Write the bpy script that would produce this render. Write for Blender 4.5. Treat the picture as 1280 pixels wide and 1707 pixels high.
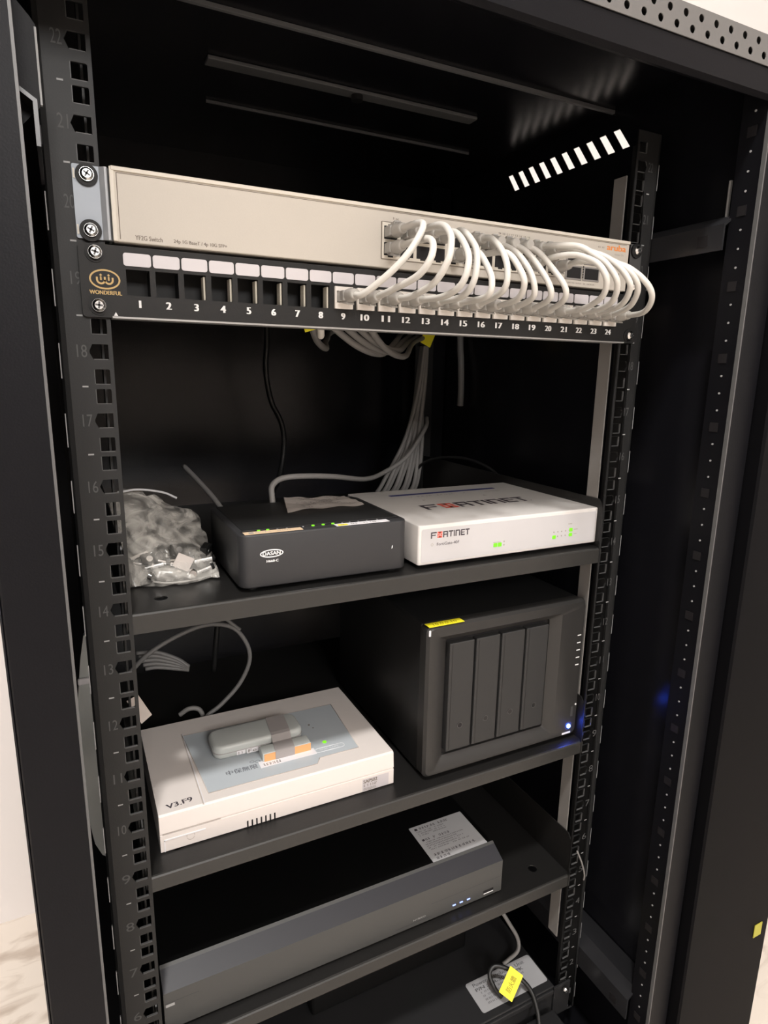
import bpy, bmesh, math, random
from mathutils import Vector, Matrix
random.seed(7)
S = 0.001                      # all lengths below are millimetres
sc = bpy.context.scene
for o in list(bpy.data.objects): bpy.data.objects.remove(o)

# ------------------------------------------------------------------ camera
CAM = (-255.17, -460.62, 768.17); FPX = 1049.86
ROWS = ((0.89561315, -0.44449643, 0.0173207),      # camera right
        (-0.0812122, -0.20166894, -0.97608105),    # camera down
        (0.43735759, 0.87278437, -0.21671589))     # camera forward
cd = bpy.data.cameras.new('camera'); cam = bpy.data.objects.new('camera', cd)
sc.collection.objects.link(cam)
X, D, F = (Vector(r).normalized() for r in ROWS)
m = Matrix.Identity(4)
for i in range(3):
    m[i][0] = X[i]; m[i][1] = -D[i]; m[i][2] = -F[i]; m[i][3] = CAM[i] * S
cam.matrix_world = m
cd.sensor_fit = 'VERTICAL'; cd.sensor_height = 24; cd.lens = 24 * FPX / 1707
cd.clip_start = .01; cd.clip_end = 50
sc.camera = cam

# ------------------------------------------------------------------ light, world, exposure
w = bpy.data.worlds.new('world'); sc.world = w; w.use_nodes = True
w.node_tree.nodes['Background'].inputs[0].default_value = (1, .95, .9, 1)
w.node_tree.nodes['Background'].inputs[1].default_value = .02
def area(name, loc, size, power, col, tgt=None, shape='DISK'):
    l = bpy.data.lights.new(name, 'AREA'); l.shape = shape; l.size = size; l.energy = power; l.color = col
    o = bpy.data.objects.new(name, l); sc.collection.objects.link(o); o.location = loc
    if tgt is not None:
        o.rotation_euler = (Vector(tgt) - Vector(loc)).to_track_quat('-Z', 'Y').to_euler()
    return o
area('ceiling_downlight', (-.42, -.70, 2.36), .17, 17, (1, .97, .94))
area('ceiling_panel_light', (-.1, -3.3, 2.36), 1.2, 60, (1, .97, .945), tgt=(0, 0, .6), shape='SQUARE')
sc.view_settings.view_transform = 'Standard'; sc.view_settings.look = 'None'
sc.view_settings.gamma = 1; sc.view_settings.exposure = 1.0
sc.view_settings.use_curve_mapping = False

# ------------------------------------------------------------------ materials
MATS = {}
def mat(name, col, rough=.5, metal=0, noise=0, nscale=400, bump=0, trans=0, emit=0, alpha=1, coat=0, spec=.5, ior=1.45, var=0):
    if name in MATS: return MATS[name]
    mt = bpy.data.materials.new(name); mt.use_nodes = True; nt = mt.node_tree; b = nt.nodes['Principled BSDF']
    b.inputs['Base Color'].default_value = (*col, 1); b.inputs['Roughness'].default_value = rough
    b.inputs['Metallic'].default_value = metal; b.inputs['Transmission Weight'].default_value = trans
    b.inputs['Alpha'].default_value = alpha; b.inputs['Coat Weight'].default_value = coat
    b.inputs['Specular IOR Level'].default_value = spec; b.inputs['IOR'].default_value = ior
    if emit:
        b.inputs['Emission Color'].default_value = (*col, 1); b.inputs['Emission Strength'].default_value = emit; b.inputs['Base Color'].default_value = (0, 0, 0, 1)
    if bump or var:
        tc = nt.nodes.new('ShaderNodeTexCoord'); nz = nt.nodes.new('ShaderNodeTexNoise')
        nz.inputs['Scale'].default_value = nscale; nz.inputs['Detail'].default_value = 3
        nt.links.new(tc.outputs['Object'], nz.inputs['Vector'])
        if bump:
            bp = nt.nodes.new('ShaderNodeBump'); bp.inputs['Strength'].default_value = bump; bp.inputs['Distance'].default_value = .0005
            nt.links.new(nz.outputs['Fac'], bp.inputs['Height']); nt.links.new(bp.outputs['Normal'], b.inputs['Normal'])
        if var:
            mx = nt.nodes.new('ShaderNodeMix'); mx.data_type = 'RGBA'
            mx.inputs[6].default_value = (*[c * (1 - var) for c in col], 1); mx.inputs[7].default_value = (*[min(1, c * (1 + var)) for c in col], 1)
            nt.links.new(nz.outputs['Fac'], mx.inputs[0]); nt.links.new(mx.outputs[2], b.inputs['Base Color'])
    MATS[name] = mt; return mt
M_BLACK = mat('black_powder_coat', (.006, .006, .0075), .42, spec=.14, bump=.12, nscale=900)
M_SIDE = mat('black_side_panel_paint', (.007, .007, .009), .24, spec=.4, bump=.05, nscale=500)
M_RAIL = mat('rail_black_paint', (.016, .016, .016), .5, bump=.1, spec=.4, nscale=900)
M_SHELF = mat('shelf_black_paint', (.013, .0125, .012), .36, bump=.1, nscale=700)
M_LIP = mat('shelf_lip_lit', (.030, .029, .027), .42, bump=.1, nscale=700)  # lighter copy of the shelf paint; the lit lip's brightness is in the colour
M_FASCIA = mat('fascia_lit_grey', (.14, .135, .13), .5, bump=.1)  # lighter grey carries the front light on the fascia in its colour
M_GALV = mat('plain_steel', (.30, .285, .27), .42, .3, bump=.05)
M_HOLEEDGE = mat('worn_edge_steel', (.5, .5, .5), .35, .9)
M_MARK = mat('rail_marking_grey', (.075, .075, .075), .6)
M_TICK = mat('rail_tick_grey', (.34, .34, .34), .5)
M_SCREW = mat('nickel_screw', (.75, .75, .74), .22, 1, bump=.1)
M_DULLBLACK = mat('black_rubber', (.008, .008, .008), .6)  # plain black for washers, feet, casters and backings
M_BEIGE = mat('switch_beige_paint', (.60, .555, .49), .5, bump=.05, nscale=1200, var=.03)
M_BEIGE_E = mat('switch_beige_edge', (.74, .69, .60), .45)
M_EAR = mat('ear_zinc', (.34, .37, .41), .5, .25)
M_EARR = mat('ear_zinc_shaded', (.10, .10, .10), .45, .3)  # shaded copy of the ear zinc; shade is put into the colour
M_PRINT = mat('grey_print', (.20, .17, .14), .6)
M_PRINTL = mat('light_grey_print', (.38, .35, .31), .6)
M_ORANGE = mat('orange_print', (.85, .30, .08), .5)
M_HOLE = mat('port_hole_dark', (.006, .005, .006), .6)
M_PANEL = mat('patch_panel_black', (.018, .0175, .017), .5, bump=.1, nscale=900, spec=.3)
M_LABEL = mat('label_white_plastic', (.68, .65, .67), .4)
M_JACK = mat('jack_white_plastic', (.85, .80, .74), .4)
M_GOLD = mat('gold_print', (.62, .42, .16), .45)
M_WHITEP = mat('white_print', (.85, .85, .85), .5)
M_CORD = mat('cord_white', (.68, .655, .605), .38)
M_PLUG = mat('clear_plug', (.82, .80, .76), .12, trans=.55, bump=.3, nscale=250, ior=1.45)
M_BOOT = mat('clear_boot', (.80, .77, .72), .22, trans=.5, bump=.4, nscale=200, ior=1.4)
M_GREYCORD = mat('cord_grey', (.24, .23, .22), .5)
M_GREYCORD2 = mat('cord_dull_grey', (.17, .165, .16), .5)
M_BLKCORD = mat('cord_black', (.012, .012, .012), .4)
M_YEL = mat('tag_yellow', (.95, .85, .03), .45)
M_YELINK = mat('tag_ink', (.30, .24, .01), .6)
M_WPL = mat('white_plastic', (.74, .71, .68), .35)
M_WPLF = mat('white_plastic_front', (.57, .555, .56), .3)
M_FRED = mat('red_print', (.75, .12, .08), .5)
M_FBLK = mat('dark_print', (.06, .05, .06), .5)
M_NAVY = mat('navy_print', (.03, .035, .16), .5)
M_CREAM = mat('cream_plastic', (.76, .70, .66), .4, bump=.03)
M_CREAM2 = mat('cream_plastic_seam', (.5, .44, .40), .5)
M_GREYPL = mat('grey_overlay', (.50, .54, .57), .4)
M_WHITE_SOFT = mat('offwhite_plastic', (.50, .52, .50), .35)
M_TAPE = mat('grey_tape', (.36, .33, .32), .5)
M_TERRA = mat('orange_plastic', (.80, .40, .17), .5)
M_DAS = mat('dark_grey_plastic', (.032, .032, .034), .5, bump=.08, nscale=1500)
M_DAST = mat('dark_top_plastic', (.018, .018, .018), .5, bump=.08, nscale=1500)
M_PAPER = mat('paper', (.74, .67, .62), .7, bump=.3, nscale=60)
M_STICK = mat('sticker_white', (.82, .80, .82), .5)
M_BEST = mat('sticker_beige', (.80, .60, .40), .5)
M_SILV = mat('sticker_silver', (.56, .56, .57), .45)
M_NAS = mat('nas_plastic', (.026, .025, .024), .42, bump=.05, nscale=1500)
M_NASB = mat('nas_tray_plastic', (.028, .028, .028), .5, bump=.05, nscale=1500)
M_NASH = mat('nas_shell', (.010, .010, .010), .42, bump=.08, nscale=1500)
M_DVRF = mat('dvr_grey', (.062, .062, .060), .5, bump=.06, nscale=1500)
M_DVRC = mat('dvr_slate', (.030, .030, .035), .45, bump=.06, nscale=1500)
M_DVRT = mat('dvr_black_top', (.004, .004, .004), .35)
M_PDU = mat('pdu_black', (.020, .020, .021), .4, bump=.06)
M_BAG = mat('clear_bag_plastic', (.80, .77, .71), .14, alpha=.21, bump=1.0, nscale=38)
def film(mt):
    nt = mt.node_tree; b = nt.nodes['Principled BSDF']; tc = nt.nodes.new('ShaderNodeTexCoord')
    nz = nt.nodes.new('ShaderNodeTexNoise'); nz.inputs['Scale'].default_value = 34; nz.inputs['Detail'].default_value = 5; nz.inputs['Distortion'].default_value = 2.2
    cr = nt.nodes.new('ShaderNodeValToRGB'); e = cr.color_ramp.elements
    e[0].position = .38; e[0].color = (.07, .07, .07, 1); e[1].position = .72; e[1].color = (.62, .62, .62, 1)  # whiter, more opaque streaks stand in for highlights on the creased film
    nt.links.new(tc.outputs['Object'], nz.inputs['Vector']); nt.links.new(nz.outputs['Fac'], cr.inputs[0]); nt.links.new(cr.outputs[0], b.inputs['Alpha'])
film(M_BAG)
M_GREEN = mat('led_green', (.28, .95, .03), .5, emit=.55)
M_BLUE = mat('led_blue', (.03, .10, 1), .5, emit=90)
M_BLUEC = mat('led_pale_blue', (.25, .33, 1), .5, emit=1.6)
M_WALL = mat('wall_white_paint', (.80, .76, .74), .8, bump=.1, nscale=80)
M_CEIL = mat('ceiling_white', (.78, .75, .72), .85)
M_SKIRT = mat('skirting_white', (.82, .80, .77), .5)

def floor_mat():
    mt = bpy.data.materials.new('marble_floor'); mt.use_nodes = True; nt = mt.node_tree; b = nt.nodes['Principled BSDF']
    tc = nt.nodes.new('ShaderNodeTexCoord'); nz = nt.nodes.new('ShaderNodeTexNoise'); nz.inputs['Scale'].default_value = 9
    nz.inputs['Detail'].default_value = 8; nz.inputs['Distortion'].default_value = 1.5
    mp = nt.nodes.new('ShaderNodeMapping'); mp.inputs['Scale'].default_value = (1, 3, 1)
    cr = nt.nodes.new('ShaderNodeValToRGB'); e = cr.color_ramp.elements
    e[0].position = .30; e[0].color = (.52, .44, .37, 1); e[1].position = .48; e[1].color = (.76, .69, .61, 1)
    nt.links.new(tc.outputs['Object'], mp.inputs[0]); nt.links.new(mp.outputs[0], nz.inputs['Vector'])
    nt.links.new(nz.outputs['Fac'], cr.inputs[0]); nt.links.new(cr.outputs[0], b.inputs['Base Color'])
    b.inputs['Roughness'].default_value = .35
    return mt
M_FLOOR = floor_mat()

# ------------------------------------------------------------------ helpers
def new(name, me, parent=None, mats=None):
    o = bpy.data.objects.new(name, me); sc.collection.objects.link(o)
    if mats is not None:
        for mm in (mats if isinstance(mats, (list, tuple)) else [mats]): me.materials.append(mm)
    if parent is not None:
        o.parent = parent
        o.matrix_parent_inverse = Matrix.Translation(parent.location).inverted() if parent.parent is None else Matrix.Identity(4)
        if parent.parent is not None: o.matrix_parent_inverse = Matrix.Identity(4)
    return o
ORIG = {}
def thing(name, label, cat, loc, group=None):
    o = bpy.data.objects.new(name, None); sc.collection.objects.link(o); o.empty_display_size = .02
    o.location = Vector(loc) * S; o['label'] = label; o['category'] = cat
    if group: o['group'] = group
    return o
def tag(o, label, cat, group=None):
    o['label'] = label; o['category'] = cat
    if group: o['group'] = group
    return o
def part(name, bm, mats, parent, smooth=False, label=None):
    """bmesh in world millimetres -> mesh object"""
    me = bpy.data.meshes.new(name)
    org = Vector((0, 0, 0))
    if parent is None:
        xs = [v.co for v in bm.verts]
        lo = Vector([min(c[i] for c in xs) for i in range(3)]); hi = Vector([max(c[i] for c in xs) for i in range(3)])
        org = Vector(((lo.x + hi.x) / 2, (lo.y + hi.y) / 2, lo.z))
    bmesh.ops.translate(bm, verts=bm.verts, vec=-org)
    bmesh.ops.scale(bm, verts=bm.verts, vec=(S, S, S))
    bmesh.ops.recalc_face_normals(bm, faces=bm.faces)
    if smooth:
        for f in bm.faces: f.smooth = True
    bm.to_mesh(me); bm.free()
    if smooth:
        me.set_sharp_from_angle(angle=math.radians(35))
    o = new(name, me, parent, mats)
    if parent is None: o.location = org * S
    if label: o['label'] = label
    return o
def B(): return bmesh.new()
def box(bm, x0, x1, y0, y1, z0, z1, bev=0, seg=2, mi=0, vbev=0):
    r = bmesh.ops.create_cube(bm, size=1); vs = r['verts']
    bmesh.ops.scale(bm, verts=vs, vec=(x1 - x0, y1 - y0, z1 - z0))
    bmesh.ops.translate(bm, verts=vs, vec=((x0 + x1) / 2, (y0 + y1) / 2, (z0 + z1) / 2))
    fs = {f for v in vs for f in v.link_faces}
    for f in fs: f.material_index = mi
    if vbev:
        es = list({e for v in vs for e in v.link_edges if abs((e.verts[0].co - e.verts[1].co).z) > 1e-6})
        r = bmesh.ops.bevel(bm, geom=es, offset=vbev, segments=5, affect='EDGES', profile=.5)
        es = list({e for f in r['faces'] for e in f.edges})
        allv = {v for f in r['faces'] for v in f.verts}
        if bev:
            ee = list({e for v in allv for e in v.link_edges if abs((e.verts[0].co - e.verts[1].co).z) < 1e-6 and len(e.link_faces) == 2 and any(abs(f.normal.z) > .9 for f in e.link_faces)})
            bmesh.ops.bevel(bm, geom=ee, offset=bev, segments=seg, affect='EDGES', profile=.5)
    elif bev:
        es = list({e for v in vs for e in v.link_edges})
        bmesh.ops.bevel(bm, geom=es, offset=bev, segments=seg, affect='EDGES', profile=.5)
    return bm
def cyl(bm, c, axis, r, h, seg=24, r2=None, mi=0):
    res = bmesh.ops.create_cone(bm, cap_ends=True, segments=seg, radius1=r, radius2=r if r2 is None else r2, depth=h)
    vs = res['verts']; q = Vector((0, 0, 1)).rotation_difference(Vector(axis).normalized())
    bmesh.ops.rotate(bm, verts=vs, matrix=q.to_matrix(), cent=(0, 0, 0)); bmesh.ops.translate(bm, verts=vs, vec=c)
    for f in {f for v in vs for f in v.link_faces}: f.material_index = mi
    return bm
def quad(bm, pts, mi=0):
    f = bm.faces.new([bm.verts.new(p) for p in pts]); f.material_index = mi; return f
def prism(bm, prof, axis, a0, a1, mi=0):
    """closed profile extruded along axis: 'x' -> prof=(y,z), 'y' -> (x,z), 'z' -> (x,y)"""
    def P(p, a): return {'x': (a, p[0], p[1]), 'y': (p[0], a, p[1]), 'z': (p[0], p[1], a)}[axis]
    v0 = [bm.verts.new(P(p, a0)) for p in prof]; v1 = [bm.verts.new(P(p, a1)) for p in prof]
    n = len(prof); fs = [bm.faces.new(v0), bm.faces.new(v1[::-1])]
    for i in range(n): fs.append(bm.faces.new((v0[i], v0[(i + 1) % n], v1[(i + 1) % n], v1[i])))
    for f in fs: f.material_index = mi
    return bm
def catmull(pts, n=8):
    P = [Vector(p) for p in pts]; P = [P[0] * 2 - P[1]] + P + [P[-1] * 2 - P[-2]]; out = []
    for i in range(1, len(P) - 2):
        a, b, c, d = P[i - 1:i + 3]
        for k in range(n):
            t = k / n
            out.append(.5 * ((2 * b) + (c - a) * t + (2 * a - 5 * b + 4 * c - d) * t * t + (3 * b - a - 3 * c + d) * t ** 3))
    out.append(P[-2]); return out
def tube(bm, pts, r, seg=12, smooth_n=8, mi=0, radii=None):
    L = catmull(pts, smooth_n) if smooth_n else [Vector(p) for p in pts]
    up = Vector((0.31, 0.2, 0.93)); rings = []; nrm = None
    for i, p in enumerate(L):
        t = (L[min(i + 1, len(L) - 1)] - L[max(i - 1, 0)]).normalized()
        if nrm is None: nrm = t.cross(up).normalized()
        else: nrm = (nrm - t * nrm.dot(t)).normalized()
        bn = t.cross(nrm); rr = r if radii is None else radii[i * (len(radii) - 1) // max(1, len(L) - 1)]
        rings.append([bm.verts.new(p + (nrm * math.cos(2 * math.pi * k / seg) + bn * math.sin(2 * math.pi * k / seg)) * rr) for k in range(seg)])
    for a, b in zip(rings, rings[1:]):
        for k in range(seg):
            f = bm.faces.new((a[k], a[(k + 1) % seg], b[(k + 1) % seg], b[k])); f.smooth = True; f.material_index = mi
    for rg in (rings[0][::-1], rings[-1]):
        f = bm.faces.new(rg); f.material_index = mi
    return bm
def plate(outer, holes, thick, frame, offset=0):
    """sheet with holes: 2D loops (u,v) -> bmesh in world mm.  frame = (origin, U, V); the sheet is centred on offset along U x V"""
    cu = bpy.data.curves.new('tmp', 'CURVE'); cu.dimensions = '2D'; cu.fill_mode = 'BOTH'; cu.extrude = thick / 2
    for lp in [outer] + holes:
        s = cu.splines.new('POLY'); s.points.add(len(lp) - 1); s.use_cyclic_u = True
        for q, p in zip(s.points, lp): q.co = (p[0], p[1], 0, 1)
    o = bpy.data.objects.new('tmp', cu); sc.collection.objects.link(o)
    dg = bpy.context.evaluated_depsgraph_get(); me = bpy.data.meshes.new_from_object(o.evaluated_get(dg))
    bm = B(); bm.from_mesh(me); bpy.data.objects.remove(o); bpy.data.curves.remove(cu); bpy.data.meshes.remove(me)
    bmesh.ops.remove_doubles(bm, verts=bm.verts, dist=1e-4)
    O, U, V = (Vector(a) for a in frame); N = U.cross(V)
    for v in bm.verts: v.co = O + U * v.co.x + V * v.co.y + N * (v.co.z + offset)
    return bm
def rrect(x0, x1, y0, y1, r=1, n=3):
    P = []
    for cx, cy, a0 in ((x1 - r, y1 - r, 0), (x0 + r, y1 - r, 90), (x0 + r, y0 + r, 180), (x1 - r, y0 + r, 270)):
        for k in range(n + 1):
            a = math.radians(a0 + 90 * k / n); P.append((cx + r * math.cos(a), cy + r * math.sin(a)))
    return P
def circ(cx, cy, r, n=16, sy=1): return [(cx + r * math.cos(2 * math.pi * k / n), cy + sy * r * math.sin(2 * math.pi * k / n)) for k in range(n)]
TXT = {}
def textbm(s):
    if s not in TXT:
        cu = bpy.data.curves.new('tmp', 'FONT'); cu.body = s; cu.size = 1; cu.extrude = 0; cu.resolution_u = 3
        o = bpy.data.objects.new('tmp', cu); sc.collection.objects.link(o)
        dg = bpy.context.evaluated_depsgraph_get(); me = bpy.data.meshes.new_from_object(o.evaluated_get(dg))
        bpy.data.objects.remove(o); bpy.data.curves.remove(cu)
        TXT[s] = ([tuple(v.co) for v in me.vertices], [tuple(p.vertices) for p in me.polygons])
        bpy.data.meshes.remove(me)
    return TXT[s]
def text(bm, s, frame, u0, u1, v0, v1, mi=0, bold=0, keep=False):
    """writing fitted into the box u0..u1 x v0..v1 on a frame (origin, U, V)"""
    vs, fs = textbm(s)
    if not vs: return bm
    O, U, V = (Vector(a) for a in frame)
    xa, xb = min(v[0] for v in vs), max(v[0] for v in vs); ya, yb = min(v[1] for v in vs), max(v[1] for v in vs)
    sx = (u1 - u0) / (xb - xa); sy = (v1 - v0) / (yb - ya)
    if keep:
        w_ = (xb - xa) * sy; c_ = (u0 + u1) / 2; u0 = c_ - w_ / 2; sx = sy
    offs = [(0, 0)] + ([(bold, 0), (-bold, 0)] if bold else [])
    for k, (dx, dy) in enumerate(offs):
        N = U.cross(V) * (.01 * k)
        nv = [bm.verts.new(O + N + U * (u0 + (v[0] - xa) * sx + dx) + V * (v0 + (v[1] - ya) * sy + dy)) for v in vs]
        for f in fs:
            try: bm.faces.new([nv[i] for i in f]).material_index = mi
            except ValueError: pass
    return bm
def rect2(bm, frame, u0, u1, v0, v1, mi=0, r=0):
    O, U, V = (Vector(a) for a in frame)
    lp = rrect(u0, u1, v0, v1, r) if r else [(u0, v0), (u1, v0), (u1, v1), (u0, v1)]
    f = bm.faces.new([bm.verts.new(O + U * a + V * b) for a, b in lp]); f.material_index = mi
def slab2(bm, frame, u0, u1, v0, v1, t, mi=0, r=0):
    O, U, V = (Vector(a) for a in frame); N = U.cross(V)
    lp = rrect(u0, u1, v0, v1, r) if r else [(u0, v0), (u1, v0), (u1, v1), (u0, v1)]
    a = [bm.verts.new(O + U * p + V * q) for p, q in lp]; b = [bm.verts.new(O + U * p + V * q + N * t) for p, q in lp]
    n = len(lp); fs = [bm.faces.new(a[::-1]), bm.faces.new(b)] + [bm.faces.new((a[i], a[(i + 1) % n], b[(i + 1) % n], b[i])) for i in range(n)]
    for f in fs: f.material_index = mi
def ring2(bm, frame, c, rx, ry, wd, mi=0, n=32, a0=0, a1=360):
    O, U, V = (Vector(a) for a in frame); pr = None
    for k in range(n + 1):
        a = math.radians(a0 + (a1 - a0) * k / n)
        p = [bm.verts.new(O + U * (c[0] + (rx + s * wd / 2) * math.cos(a)) + V * (c[1] + (ry + s * wd / 2) * math.sin(a))) for s in (-1, 1)]
        if pr: bm.faces.new((pr[0], pr[1], p[1], p[0])).material_index = mi
        pr = p
def fine_print(bm, frame, u0, u1, v0, v1, cell, mi=0, fill=.8):
    """a row of small unreadable glyph strokes"""
    u = u0; h = v1 - v0
    while u < u1 - cell:
        if random.random() < fill:
            for k in range(3):
                a = u + random.random() * cell * .35; b = a + cell * (.25 + .35 * random.random()); c = v0 + h * (.05 + .33 * k)
                rect2(bm, frame, a, min(b, u + cell * .9), c, c + h * .16, mi)
            a = u + cell * random.choice((.1, .4, .65)); rect2(bm, frame, a, a + cell * .14, v0, v1, mi)
        u += cell
XF = (1, 0, 0); YF = (0, 1, 0); ZF = (0, 0, 1)
def front(y): return ((0, y, 0), XF, ZF)
def top(z): return ((0, 0, z), XF, YF)
U1 = 44.45
def zb(u): return (u - 1) * U1

# ------------------------------------------------------------------ the room
def struct(o): o['kind'] = 'structure'; return o
bm = B(); box(bm, -1600, 2400, -5000, 800, -160, -110); o = struct(part('floor', bm, M_FLOOR, None))
bm = B(); box(bm, -1600, 2400, -5000, 800, 2400, 2450); struct(part('ceiling', bm, M_CEIL, None))
bm = B(); box(bm, -1600, 2400, 566, 640, -110, 2400); struct(part('wall_back', bm, M_WALL, None))
bm = B(); box(bm, -1600, 2400, -5080, -5000, -110, 2400); struct(part('wall_front', bm, M_WALL, None))
bm = B(); box(bm, -1680, -1600, -5000, 640, -110, 2400); struct(part('wall_left', bm, M_WALL, None))
bm = B(); box(bm, 1500, 1580, -5000, 640, -110, 2400); struct(part('wall_right', bm, M_WALL, None))

# ------------------------------------------------------------------ the cabinet
cab = thing('network_cabinet', 'tall black steel network cabinet standing open, holding all the equipment', 'network cabinet', (0, 180, -110))
ZT = 1045
for sx in (-1, 1):       # front posts: C-section with an inner flange full of holes
    bm = B()
    prof = [(264, -98), (293, -98), (294, -97), (294, -60), (292, -60), (292, -96), (266, -96), (266, -72), (264, -72)]
    prism(bm, [(sx * a, b) for a, b in prof], 'z', -60, 1004)
    p = part('post', bm, M_BLACK, cab)
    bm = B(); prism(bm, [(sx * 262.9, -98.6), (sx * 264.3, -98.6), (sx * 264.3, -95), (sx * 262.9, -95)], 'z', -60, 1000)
    part('post_highlight', bm, mat('edge_sheen', (.10, .10, .10), .4), p)  # lighter strip stands in for the highlight along the post corner
    bm = B(); k = 0; z = -40
    while z < 990:
        if k % 4 == 3: box(bm, sx * 263.6 - .3, sx * 263.6 + .3, -87, -79, z - 4, z + 4, mi=0)
        else: cyl(bm, (sx * 263.7, -84, z), (1, 0, 0), .9, .6, 10, mi=1)
        k += 1; z += 15
    part('post_holes', bm, [M_HOLE, M_TICK], p)
    # rear posts
    bm = B(); prism(bm, [(sx * a, b) for a, b in [(262, 425), (293, 425), (293, 458), (291, 458), (291, 427), (262, 427)]], 'z', -60, 1040)
    part('post', bm, M_BLACK, cab)
# side panels (the right one has slanted vents)
def side_panel(x, vents):
    outer = [(-96, -60), (460, -60), (460, ZT), (-96, ZT)]; H = []
    if vents:
        for i in range(10):
            y = 108.5 + i * 20.5; H.append([(-460.6 + (a + 460.6) * .9905, 768.2 + (b - 768.2) * .9905) for a, b in ((y, 1027), (y - 9.5, 1027), (y - 26, 1005.5), (y - 16, 1005.5))])
    bm = plate(outer, H, 1.2, ((x, 0, 0), YF, ZF)); part('side_panel', bm, M_SIDE, cab)
side_panel(-295, False); side_panel(295, True)
bm = B(); box(bm, -295, 295, 460, 461.5, -60, ZT); part('rear_panel', bm, M_SIDE, cab)
bm = B(); box(bm, -295.5, 295.5, -60, 461.5, ZT, ZT + 1.5); rf = part('roof', bm, M_SIDE, cab)
bm = B()
box(bm, -116, 176, 187, 203, 1041.5, 1044.9, bev=.8)
part('roof_bar', bm, mat('roof_bar_grey', (.14, .14, .145), .5), rf)
bm = B(); cyl(bm, (34, 194, 1039), ZF, 6, 5); part('knob_shadow', bm, M_DULLBLACK, rf)  # black disc stands in for a knob and its shadow on the bar
bm = B(); box(bm, -294, 294, 102, 106, 1041.5, 1044.9, bev=.3); part('roof_flange', bm, mat('roof_bar_grey', (.09, .09, .09), .5), rf)
bm = B(); box(bm, -98, 232, 287, 289, 1042, 1044.9, bev=.3); part('roof_flange', bm, mat('roof_bar_grey', (.09, .09, .09), .5), rf)
bm = B(); box(bm, -296, 296, -96, 462, -62.5, -60); part('bottom_panel', bm, M_BLACK, cab)
for x in (-250, 250):
    for y in (-50, 410):
        bm = B(); cyl(bm, (x, y, -87), (1, 0, 0), 23, 20); box(bm, x - 16, x + 16, y - 20, y + 20, -72, -61); part('caster', bm, M_DULLBLACK, cab)
# head beam
bm = B()
prism(bm, [(-98, 1003), (-98, 986), (-94, 983.5), (-84, 990), (-66, 1000), (-60, 1002), (-60, 1045), (-62, 1045), (-62, 1004)], 'x', -295, 295)
part('head_beam', bm, M_BLACK, cab)
H = []
for r in range(2):
    for i in range(-18, 18):
        H.append(circ(i * 16 + 8 * (r % 2) + 4, 1009.5 + r * 8.5, 2.7, 12))
bm = plate([(-295, 1003.6), (295, 1003.6), (295, 1024), (-295, 1024)], H, 1, ((0, -98.6, 0), XF, ZF))
fa = part('perforated_fascia', bm, M_FASCIA, cab, label='grey perforated strip along the top')
bm = B(); box(bm, -295, 295, -97, -60, 1022.5, 1024); part('fascia_top', bm, M_FASCIA, cab)
bm = B(); box(bm, -295, 295, -80, -79, 1004, 1022); part('fascia_backing', bm, M_DULLBLACK, cab)
# crossbars carrying the rails
for sx in (-1, 1):
    for z0, h in ((875, 28), (55, 34)):
        bm = B(); xs = sorted((sx * 262, sx * 298))
        prof = [(256, z0), (258, z0), (258, z0 + h - 8), (270, z0 + h), (293, z0 + h), (293, z0 + h + 1.5), (269, z0 + h + 1.5), (256, z0 + h - 7)]
        prism(bm, [(sx * a, b) for a, b in prof], 'y', -74, 430)
        c = part('crossbar', bm, mat('crossbar_paint', (.02, .02, .022), .3, spec=.6), cab)
        bm = B(); box(bm, *sorted((sx * 255.4, sx * 256.1)), -60, -50, z0 + 5, z0 + 14); part('slot', bm, M_HOLE, c)
bm = B(); prism(bm, [(-268, 890), (-264, 887), (-255, 897), (-254, 934), (-256, 937), (-264, 946), (-268, 946)], 'y', -61, -59)
part('latch_plate', bm, M_BLACK, cab)
bm = B(); box(bm, -254.6, -253.6, -61.2, -58.8, 898, 933); part('latch_plate_edge', bm, M_TICK, cab)
bm = B(); box(bm, 274, 276, -62, -60, 900, 935); part('bracket_edge', bm, M_TICK, cab)

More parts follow.
